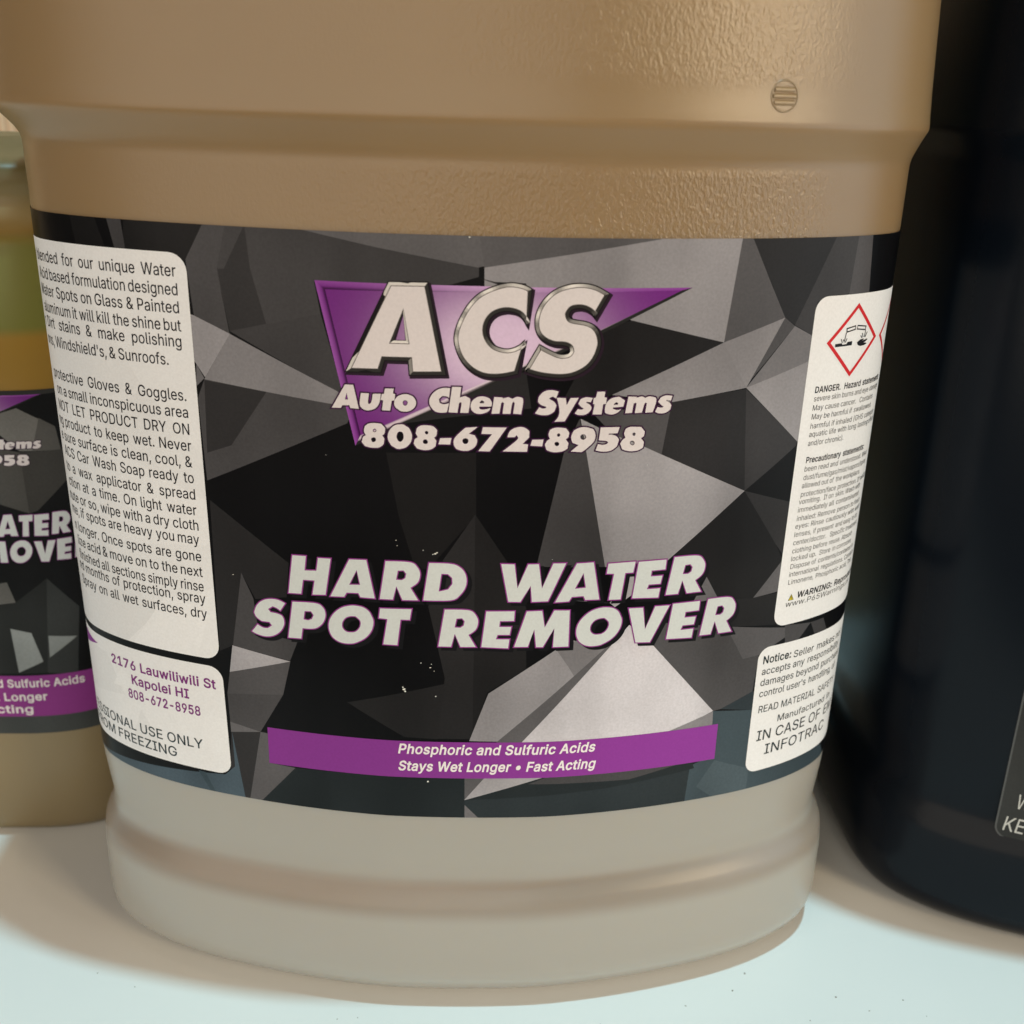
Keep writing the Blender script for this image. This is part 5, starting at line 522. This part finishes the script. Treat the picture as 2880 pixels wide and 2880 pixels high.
patch('warning_mark', W, [[(62.47, 88.5), (62.63, 88.5), (62.63, 89.05), (62.47, 89.05)]], flat(BLACK), .27, M_ink, film)

# ------------------------------------------------------------------ logo and title, shared by both containers
FACE = (0.67, 0.62, 0.64); TFACE = (0.59, 0.625, 0.635)
def logo(wr, parent, tf, s=1.0):
    P = lambda r: [tf(*p) for p in r]
    t0 = LOGO['tri'][0]
    def grad(u, v):
        a = math.exp(-(((u - 4) / 14) ** 2 + ((v - 138) / 9.5) ** 2)); a = min(1, a * 1.25)
        base = (0.150, 0.018, 0.200); pale = (0.66, 0.50, 0.70)
        return tuple(b + (p - b) * a for b, p in zip(base, pale))
    inv = {}
    def g2(f):
        return lambda u, v: f(*tf.inv(u, v))
    outer = t0; inner = grow(t0, -1.35)
    # rolled edge: three strips, each with its own printed tone
    def strip(nm, a, b, ia, ib, f):
        ax, bx = Vector(a), Vector(b)
        patch(nm, wr, [P([a, b, ib, ia])], g2(f), .19, M_ink, parent)
    def edge(i, lo, hi):
        a, b = Vector(outer[i]), Vector(outer[(i + 1) % 3]); ln = (b - a).normalized(); nm = Vector((-ln.y, ln.x))
        def f(u, v):
            t = abs((Vector((u, v)) - a).dot(nm)) / 1.35; g = grad(u, v)
            if i == 1:      # printed glint along the lower edge
                w_ = sst(t, .40, .55); pl = 1 - sst(t, .80, .98)
                return tuple(.02 * (1 - w_) + w_ * ((.62 - .1 * (j == 1)) * pl + c * (1 - pl)) for j, c in enumerate(g))
            k = lo + (hi - lo) * min(1, t)
            k = k * (1 - .75 * sst(t, .55, .95))
            return tuple(min(.9, c * k + (.06 * max(0, k - 1))) for c in g)
        return f
    patch('logo_triangle', wr, [P(inner)], g2(grad), .19, M_ink, parent, extra=[tf(0, 125 + k * 1.5)[1] for k in range(16)])
    fs = [edge(0, 1.5, .9), edge(1, .25, 2.4), edge(2, 1.7, .7)]
    for i in range(3):
        a, b, c, d = outer[i], outer[(i + 1) % 3], inner[(i + 1) % 3], inner[i]
        mid = lambda p, q, t: (p[0] + (q[0] - p[0]) * t, p[1] + (q[1] - p[1]) * t)
        for ta, tb_ in ((0, .35), (.35, .6), (.6, .8), (.8, 1)):
            patch('logo_rim', wr, [P([mid(a, d, ta), mid(b, c, ta), mid(b, c, tb_), mid(a, d, tb_)])], g2(fs[i]), .19, M_ink, parent)
    for ch in 'ACS':
        rings = [r if ch == 'A' else rounded(r, 5, 50) for r in LOGO[ch]]
        sh = [[(u + .28, v - .30) for u, v in grow(rings[0], .32)]] + [[(u + .1, v - .1) for u, v in grow(r, -.2)] for r in rings[1:]]
        patch('letter_shadow', wr, [P(r) for r in sh], flat((0.022, 0.012, 0.022)), .205, M_ink, parent)
        dk = [grow(rings[0], .18)] + [grow(r, -.05) for r in rings[1:]]
        patch('letter_edge', wr, [P(r) for r in dk], flat((0.010, 0.008, 0.010)), .225, M_ink, parent)
        # chrome bevel: a ring between outline and face, toned by the way each piece of it faces
        vs, fcs, cols = [], [], []
        for ri, r in enumerate(rings):
            q = []
            for p in r:
                if not q or (Vector(p) - Vector(q[-1])).length > 1e-3: q.append(p)
            sg = 1 if ri == 0 else -1
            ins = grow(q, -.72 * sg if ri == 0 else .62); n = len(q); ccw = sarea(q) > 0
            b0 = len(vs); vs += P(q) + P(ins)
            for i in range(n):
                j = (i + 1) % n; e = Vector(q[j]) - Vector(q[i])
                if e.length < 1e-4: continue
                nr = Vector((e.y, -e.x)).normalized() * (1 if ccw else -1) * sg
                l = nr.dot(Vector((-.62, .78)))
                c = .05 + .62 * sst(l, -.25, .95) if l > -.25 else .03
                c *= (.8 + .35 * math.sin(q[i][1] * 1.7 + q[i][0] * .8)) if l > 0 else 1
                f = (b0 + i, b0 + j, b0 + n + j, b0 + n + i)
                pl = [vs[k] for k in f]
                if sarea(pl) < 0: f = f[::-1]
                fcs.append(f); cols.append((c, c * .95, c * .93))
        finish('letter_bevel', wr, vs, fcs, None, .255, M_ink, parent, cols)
        fc = [grow(rings[0], -.62)] + [grow(r, .54) for r in rings[1:]]
        patch('letter_inner_line', wr, [P(grow(rings[0], -.50))] + [P(grow(r, .42)) for r in rings[1:]], flat((.10, .09, .09)), .27, M_ink, parent)
        patch('letter', wr, [P(r) for r in fc], flat(FACE), .285, M_ink, parent)
def plain_text(wr, parent, tf, nm, rows):
    for dlt, col, dd, bo in (((.16, -.16), (0.02, 0.01, 0.02), .205, .098), ((0, 0), (0.05, 0.012, 0.055), .225, .088), ((0, 0), FACE, .255, .046)):
        items = []
        for (txt, a, b, base, cap) in rows:
            ex = {.098: .3, .088: .25, .046: 0}[bo] * .5
            (p, q), (r, s_) = tf(a - ex + dlt[0], base + dlt[1]), tf(b + ex + dlt[0], base + dlt[1]); c2 = tf(0, base + cap)[1] - tf(0, base)[1]
            items.append((txt, p, r, q, s_, c2, bo, .22, '', ''))
        lettering(nm if bo == .046 else nm + '_outline', wr, items, col, dd, M_ink, parent)
def title(wr, parent, tf, skip=()):
    for idx, pl in enumerate(PLACE):
        ch = pl[0]; rings = GLYPHS[ch]
        if len(pl) > 1:
            us = [p[0] for r in rings for p in r]; vs = [p[1] for r in rings for p in r]
            a0, a1 = min(us), max(us)
            base = 92.45 if idx < 9 else 83.4; b0 = 92.4 if ch in 'AR' else (92.3 if ch == 'E' else (83.6 if ch == 'T' else 83.3))
            if ch == 'O': b0 = 83.3
            k = (pl[3] - pl[1]) / (a1 - a0)
            rings = [[(pl[1] + (u - a0) * k, v - b0 + base) for u, v in r] for r in rings]
        rings = [rounded(r, 4, 34) for r in rings] if ch in 'RDSPO' else rings
        P = lambda r: [tf(*p) for p in r]
        if idx in skip: continue
        patch('title_letter_shadow', wr, [P([(u + .75, v - .62) for u, v in r]) for r in rings], flat((0.008, 0.008, 0.010)), .20 + .002 * (idx % 2), M_ink, parent)
        patch('title_letter_edge', wr, [P(r) for r in rings], flat((0.26, 0.045, 0.25)), .23 + .003 * (idx % 2), M_ink, parent)
        patch('title_letter', wr, [P(grow(rings[0], -.21))] + [P(grow(r, .19)) for r in rings[1:]], flat(TFACE), .26 + .003 * (idx % 2), M_ink, parent)
class TF:
    def __init__(s, su, sv, u0, v0, un=0, vn=0): s.a = (su, sv, u0, v0, un, vn)
    def __call__(s, u, v): a = s.a; return (a[4] + (u - a[2]) * a[0], a[5] + (v - a[3]) * a[1])
    def inv(s, u, v): a = s.a; return (a[2] + (u - a[4]) / a[0], a[3] + (v - a[5]) / a[1])
ID = TF(1, 1, 0, 0)
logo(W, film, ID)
def words(wr, parent, tf):
    for key in ('company', 'phone'):
        for gi, g in enumerate(WORDS[key]):
            g = [rounded(r, 3, 40) for r in g]; e = .003 * (gi % 2); P = lambda r: [tf(*p) for p in r]
            patch(key + '_letter_edge', wr, [P(grow(g[0], .24))] + [P(grow(r, -.10)) for r in g[1:]], flat((0.04, 0.010, 0.045)), .225 + e, M_ink, parent)
            patch(key + '_letter', wr, [P(r) for r in g], flat(FACE), .255 + e, M_ink, parent)
        P = lambda r: [tf(*p) for p in r]
words(W, film, ID)
title(W, film, ID)
m_dust, *_ = mat('white_dust', (0.85, 0.85, 0.8), 0.6)
dp = []
for (u, v, r) in ((-6.5, 101.9, .22), (-6.2, 102.1, .2), (-6.9, 101.75, .14), (-8.6, 102.5, .12), (-13.3, 104.2, .1), (-13.1, 103.2, .1), (-12.1, 74.9, .28), (-11.9, 74.5, .24), (-12.3, 75.3, .2), (-6.3, 73.6, .13), (-9.0, 80.4, .13), (-7.3, 79.5, .16), (-7.1, 80.2, .12), (-6.6, 78.8, .1), (-7.7, 55.2, .26), (-43.5, 94.8, .1), (-1.3, 155.9, .2), (-25.2, 119, .08), (30, 118, .09), (14, 101, .06)):
    dp.append((W.at(u, v, .3)[0], r * MM, 0))
specks('dust_specks', dp, m_dust, film)
# the moulded vent mark on the front: a shallow disc with three slots
def vent():
    cu, cv, r = 47.6, 178.0, 2.5
    bm = bmesh.new(); rings = []
    q = W.at(cu, cv, 0)[1]
    def wall(v):
        for (a, da, _), (c, dc, _) in zip(ROWS, ROWS[1:]):
            if a <= v <= c: return da + (dc - da) * (v - a) / (c - a)
    def pt(u, v, d): return W.at(u, v, wall(v) + d)[0]
    prof = [(1.0, -.05), (.96, .12), (.90, .12), (.86, .02)]
    seg = 40
    for (k, d) in prof:
        rings.append([bm.verts.new(pt(cu + r * k * math.cos(2 * math.pi * i / seg), cv + r * k * math.sin(2 * math.pi * i / seg), d)) for i in range(seg)])
    for a, b in zip(rings, rings[1:]):
        for i in range(seg): bm.faces.new((a[i], a[(i + 1) % seg], b[(i + 1) % seg], b[i]))
    for vv in (-.95, 0, .95):
        h = math.sqrt(max(0, (r * .8) ** 2 - vv * vv))
        loops = []
        for (dv, d) in ((-.46, -.02), (-.24, .17), (.24, .17), (.46, -.02)):
            loops.append([bm.verts.new(pt(cu - h + 2 * h * i / 10, cv + vv + dv, d)) for i in range(11)])
        for a, b in zip(loops, loops[1:]):
            for i in range(10): bm.faces.new((a[i], a[i + 1], b[i + 1], b[i]))
    me = bpy.data.meshes.new('vent_mark'); bm.to_mesh(me); bm.free(); smooth(me)
    return link('vent_mark', me, M_tan2, jug)
M_tan2 = plastic('tan_plastic_smooth', (0.27, 0.182, 0.095), 0.30, False)
vent()

# ------------------------------------------------------------------ the smaller bottle behind, left
def superplan(hx, hy, n, m=14):
    out = []
    for i in range(m + 1):
        t = math.pi / 2 * i / m
        out.append((hx * math.sin(t) ** (2 / n), -hy * max(0, math.cos(t)) ** (2 / n)))
    return out
bot = thing('chemical_bottle', 'smaller yellow and olive translucent bottle behind the big jug at left', 'bottle', (-0.1165, 0.0137, 0), 0.03)
m_ol, nd, lk, b = mat('olive_translucent_plastic', (0.42, 0.33, 0.16), 0.42)
b.inputs['Subsurface Weight'].default_value = .3; b.inputs['Subsurface Radius'].default_value = (1, .8, .3); b.inputs['Subsurface Scale'].default_value = .006
tc = N(nd, 'ShaderNodeTexCoord'); sep = N(nd, 'ShaderNodeSeparateXYZ'); lk.new(tc.outputs['Object'], sep.inputs[0])
nz = N(nd, 'ShaderNodeTexNoise'); nz.inputs['Scale'].default_value = 30; lk.new(tc.outputs['Object'], nz.inputs['Vector'])
zz = mth(nd, lk, 'ADD', sep.outputs['Z'], mth(nd, lk, 'MULTIPLY', mth(nd, lk, 'SUBTRACT', nz.outputs['Fac'], .5), 0.002))
cr2 = N(nd, 'ShaderNodeValToRGB'); lk.new(mth(nd, lk, 'MULTIPLY', zz, 5.0), cr2.inputs[0])
stops = [(0.0, (.21, .16, .085)), (.30, (.265, .205, .11)), (.585, (.28, .155, .012)), (.633, (.30, .165, .012)), (.643, (.165, .16, .02)), (.725, (.175, .165, .022)), (.742, (.26, .145, .02)), (.757, (.30, .21, .08)), (.775, (.26, .20, .09)), (.80, (.15, .12, .05))]
el = cr2.color_ramp.elements
el[0].position = 0; el[0].color = (*stops[0][1], 1); el[1].position = stops[-1][0]; el[1].color = (*stops[-1][1], 1)
for p, c in stops[1:-1]:
    e = el.new(p); e.color = (*c, 1)
lk.new(cr2.outputs[0], b.inputs['Base Color'])
W2 = Wrap(superplan(34, 34, 3.5), lean=False)
R2 = [(2.2, -6, 1), (2.25, -3.4, 1), (2.9, -1.5, 1), (4.6, -.1, 1), (6.5, .4, 1), (9, .5, 1), (16, .9, 1), (22, .6, 1), (27, .1, 1), (30, 0, 1), (60, 0, 1), (100, 0, 1), (117, 0, 1), (121, .3, 1), (124, .9, 1), (130, 1.0, 1), (143, .9, 1), (145.5, .2, 1), (147.5, .2, 1), (149, 1.1, 1), (153, 1.3, 1), (154.5, .4, 1), (156, .6, 1), (157.5, 1.4, 1), (160, 1.4, 1), (161.4, .4, 1), (162.2, -1.5, 1), (162.8, 0, .86), (164, 0, .6), (166, 0, .45)]
W2.body('body', R2, m_ol, bot)
lathe('neck', [(158, 13.5), (184, 13)], -0.021, 0.004, m_ol, bot); screw_cap(bot, 172, 15, M_cap, 0.004, -0.021)
tf_f = TF(.775, .775, 5.2, 47.1, 0, 31); tf_l = TF(.62, .57, 5.2, 148.3, 4.0, 114.2); tf_t = TF(.56, .70, 5.2, 92.4, 4.6, 81.6)
def bl(pts):
    """points of the small label, given on a sheet of 446 x 1932, to its u, v"""
    out = []
    for x, y in pts:
        px, py = x * .6726, 1040 + y * .6726; t = (py - 1100) / 963
        X = (-106.7 + (px - 30) * .060) * (1 - t) + (-111.8 + (px - 100) * .073) * t
        tb = [(1040, 120.2), (1100, 115.4), (1302, 99.3), (1455, 86.8), (1595, 74.6), (1900, 46.7), (2063, 31), (2140, 24)]
        for (a, va), (c, vc) in zip(tb, tb[1:]):
            if py <= c or c == 2140: v = va + (vc - va) * (py - a) / (c - a); break
        out.append((X + 125, v))
    return out
BF = [((-80, 40), (250, 40), (230, 110), (-80, 120), 42), ((40, 165), (230, 250), (260, 350), (60, 345), (-60, 260), (-60, 190), 88), ((150, 210), (230, 250), (260, 350), (120, 348), 66),
      ((60, 350), (280, 350), (290, 480), (150, 600), (110, 610), 48), ((-60, 330), (60, 350), (110, 610), (-60, 560), 58), ((-70, 900), (0, 890), (42, 972), (-70, 985), 82),
      ((190, 880), (340, 1010), (330, 1290), (190, 1270), 46), ((42, 972), (190, 880), (190, 1270), (-70, 1270), (-70, 990), 34), ((15, 1080), (115, 1100), (170, 1222), (55, 1266), 122), ((195, 1115), (328, 1130), (200, 1207), 116), ((-80, 1440), (450, 1440), (450, 1580), (-80, 1580), 52)]
def film2():
    fac = [(0, bl(f[:-1]), tuple(lin(f[-1]) * 1.5 * q for q in ((1, .98, .95) if i < 6 else (.92, 1, 1.02)))) for i, f in enumerate(BF)]
    return patch('label', W2, [[(-60, 31), (60, 31), (60, 115.2), (-60, 115.2)]], flat((0.009, 0.0095, 0.0105)), .15, M_print, bot, facets=fac)
f2 = film2(); logo(W2, f2, tf_l)
words(W2, f2, tf_l)
title(W2, f2, tf_t)
patch('purple_band', W2, [[(-30, 35.7), (60, 35.7), (60, 46.6), (-30, 46.6)]], flat((.23, .04, .22)), .19, M_ink, f2)
lettering('band_text', W2, [('Phosphoric and Sulfuric Acids', -12.8, 24.6, 43.6, 43.6, 2.0, .02, 0, '', ''), ('Stays Wet Longer', -9.3, 16.0, 40.0, 40.0, 2.0, .02, 0, '', ''), ('Fast Acting', -6.8, 12.4, 36.7, 36.7, 2.0, .02, 0, '', '')], (.72, .68, .70), .22, M_ink, f2)

# ------------------------------------------------------------------ the black jug, right
blk = thing('black_jug', 'glossy black plastic jug with a dark grey sticker standing at the right edge', 'jug', (0.1758, 0.0122, 0), -0.02)
m_bk, nd, lk, b = mat('black_plastic', (0.0035, 0.006, 0.0105), 0.25, Specular_IOR_Level=0.16)
tc = N(nd, 'ShaderNodeTexCoord'); nz = N(nd, 'ShaderNodeTexNoise'); nz.inputs['Scale'].default_value = 1500; lk.new(tc.outputs['Object'], nz.inputs['Vector'])
bp = N(nd, 'ShaderNodeBump'); bp.inputs['Distance'].default_value = 0.00004; bp.inputs['Strength'].default_value = 0.3
lk.new(nz.outputs['Fac'], bp.inputs['Height']); lk.new(bp.outputs[0], b.inputs['Normal'])
W3 = Wrap(PLAN, lean=False)
RB = [(v, (d if v > 20 else d + .4), k) for v, d, k in ROWS]
W3.body('body', RB, m_bk, blk)
lathe('neck', [(262, 20), (268, 19.5), (290, 19.5)], 0, 0, m_bk, blk); screw_cap(blk, 277, 22, m_bk)
sticker = patch('sticker', W3, [rrect(-59.5, 28.5, 40, 100, 3)], flat((.035, .037, .038)), .15, M_print, blk)
ring_o = rrect(-59.5, 28.5, 40, 100, 3)
patch('sticker_edge', W3, [ring_o, grow(ring_o, -.35)], flat((.10, .105, .11)), .19, M_ink, sticker)
lettering('sticker_text', W3, [('W', -56.4, -53.6, 36.6, 36.6, 3.6, .0, .1, '', ''), ('KE', -57.9, -53.9, 30.6, 30.6, 3.6, .0, .1, '', '')], (.55, .56, .55), .19, M_ink, sticker)
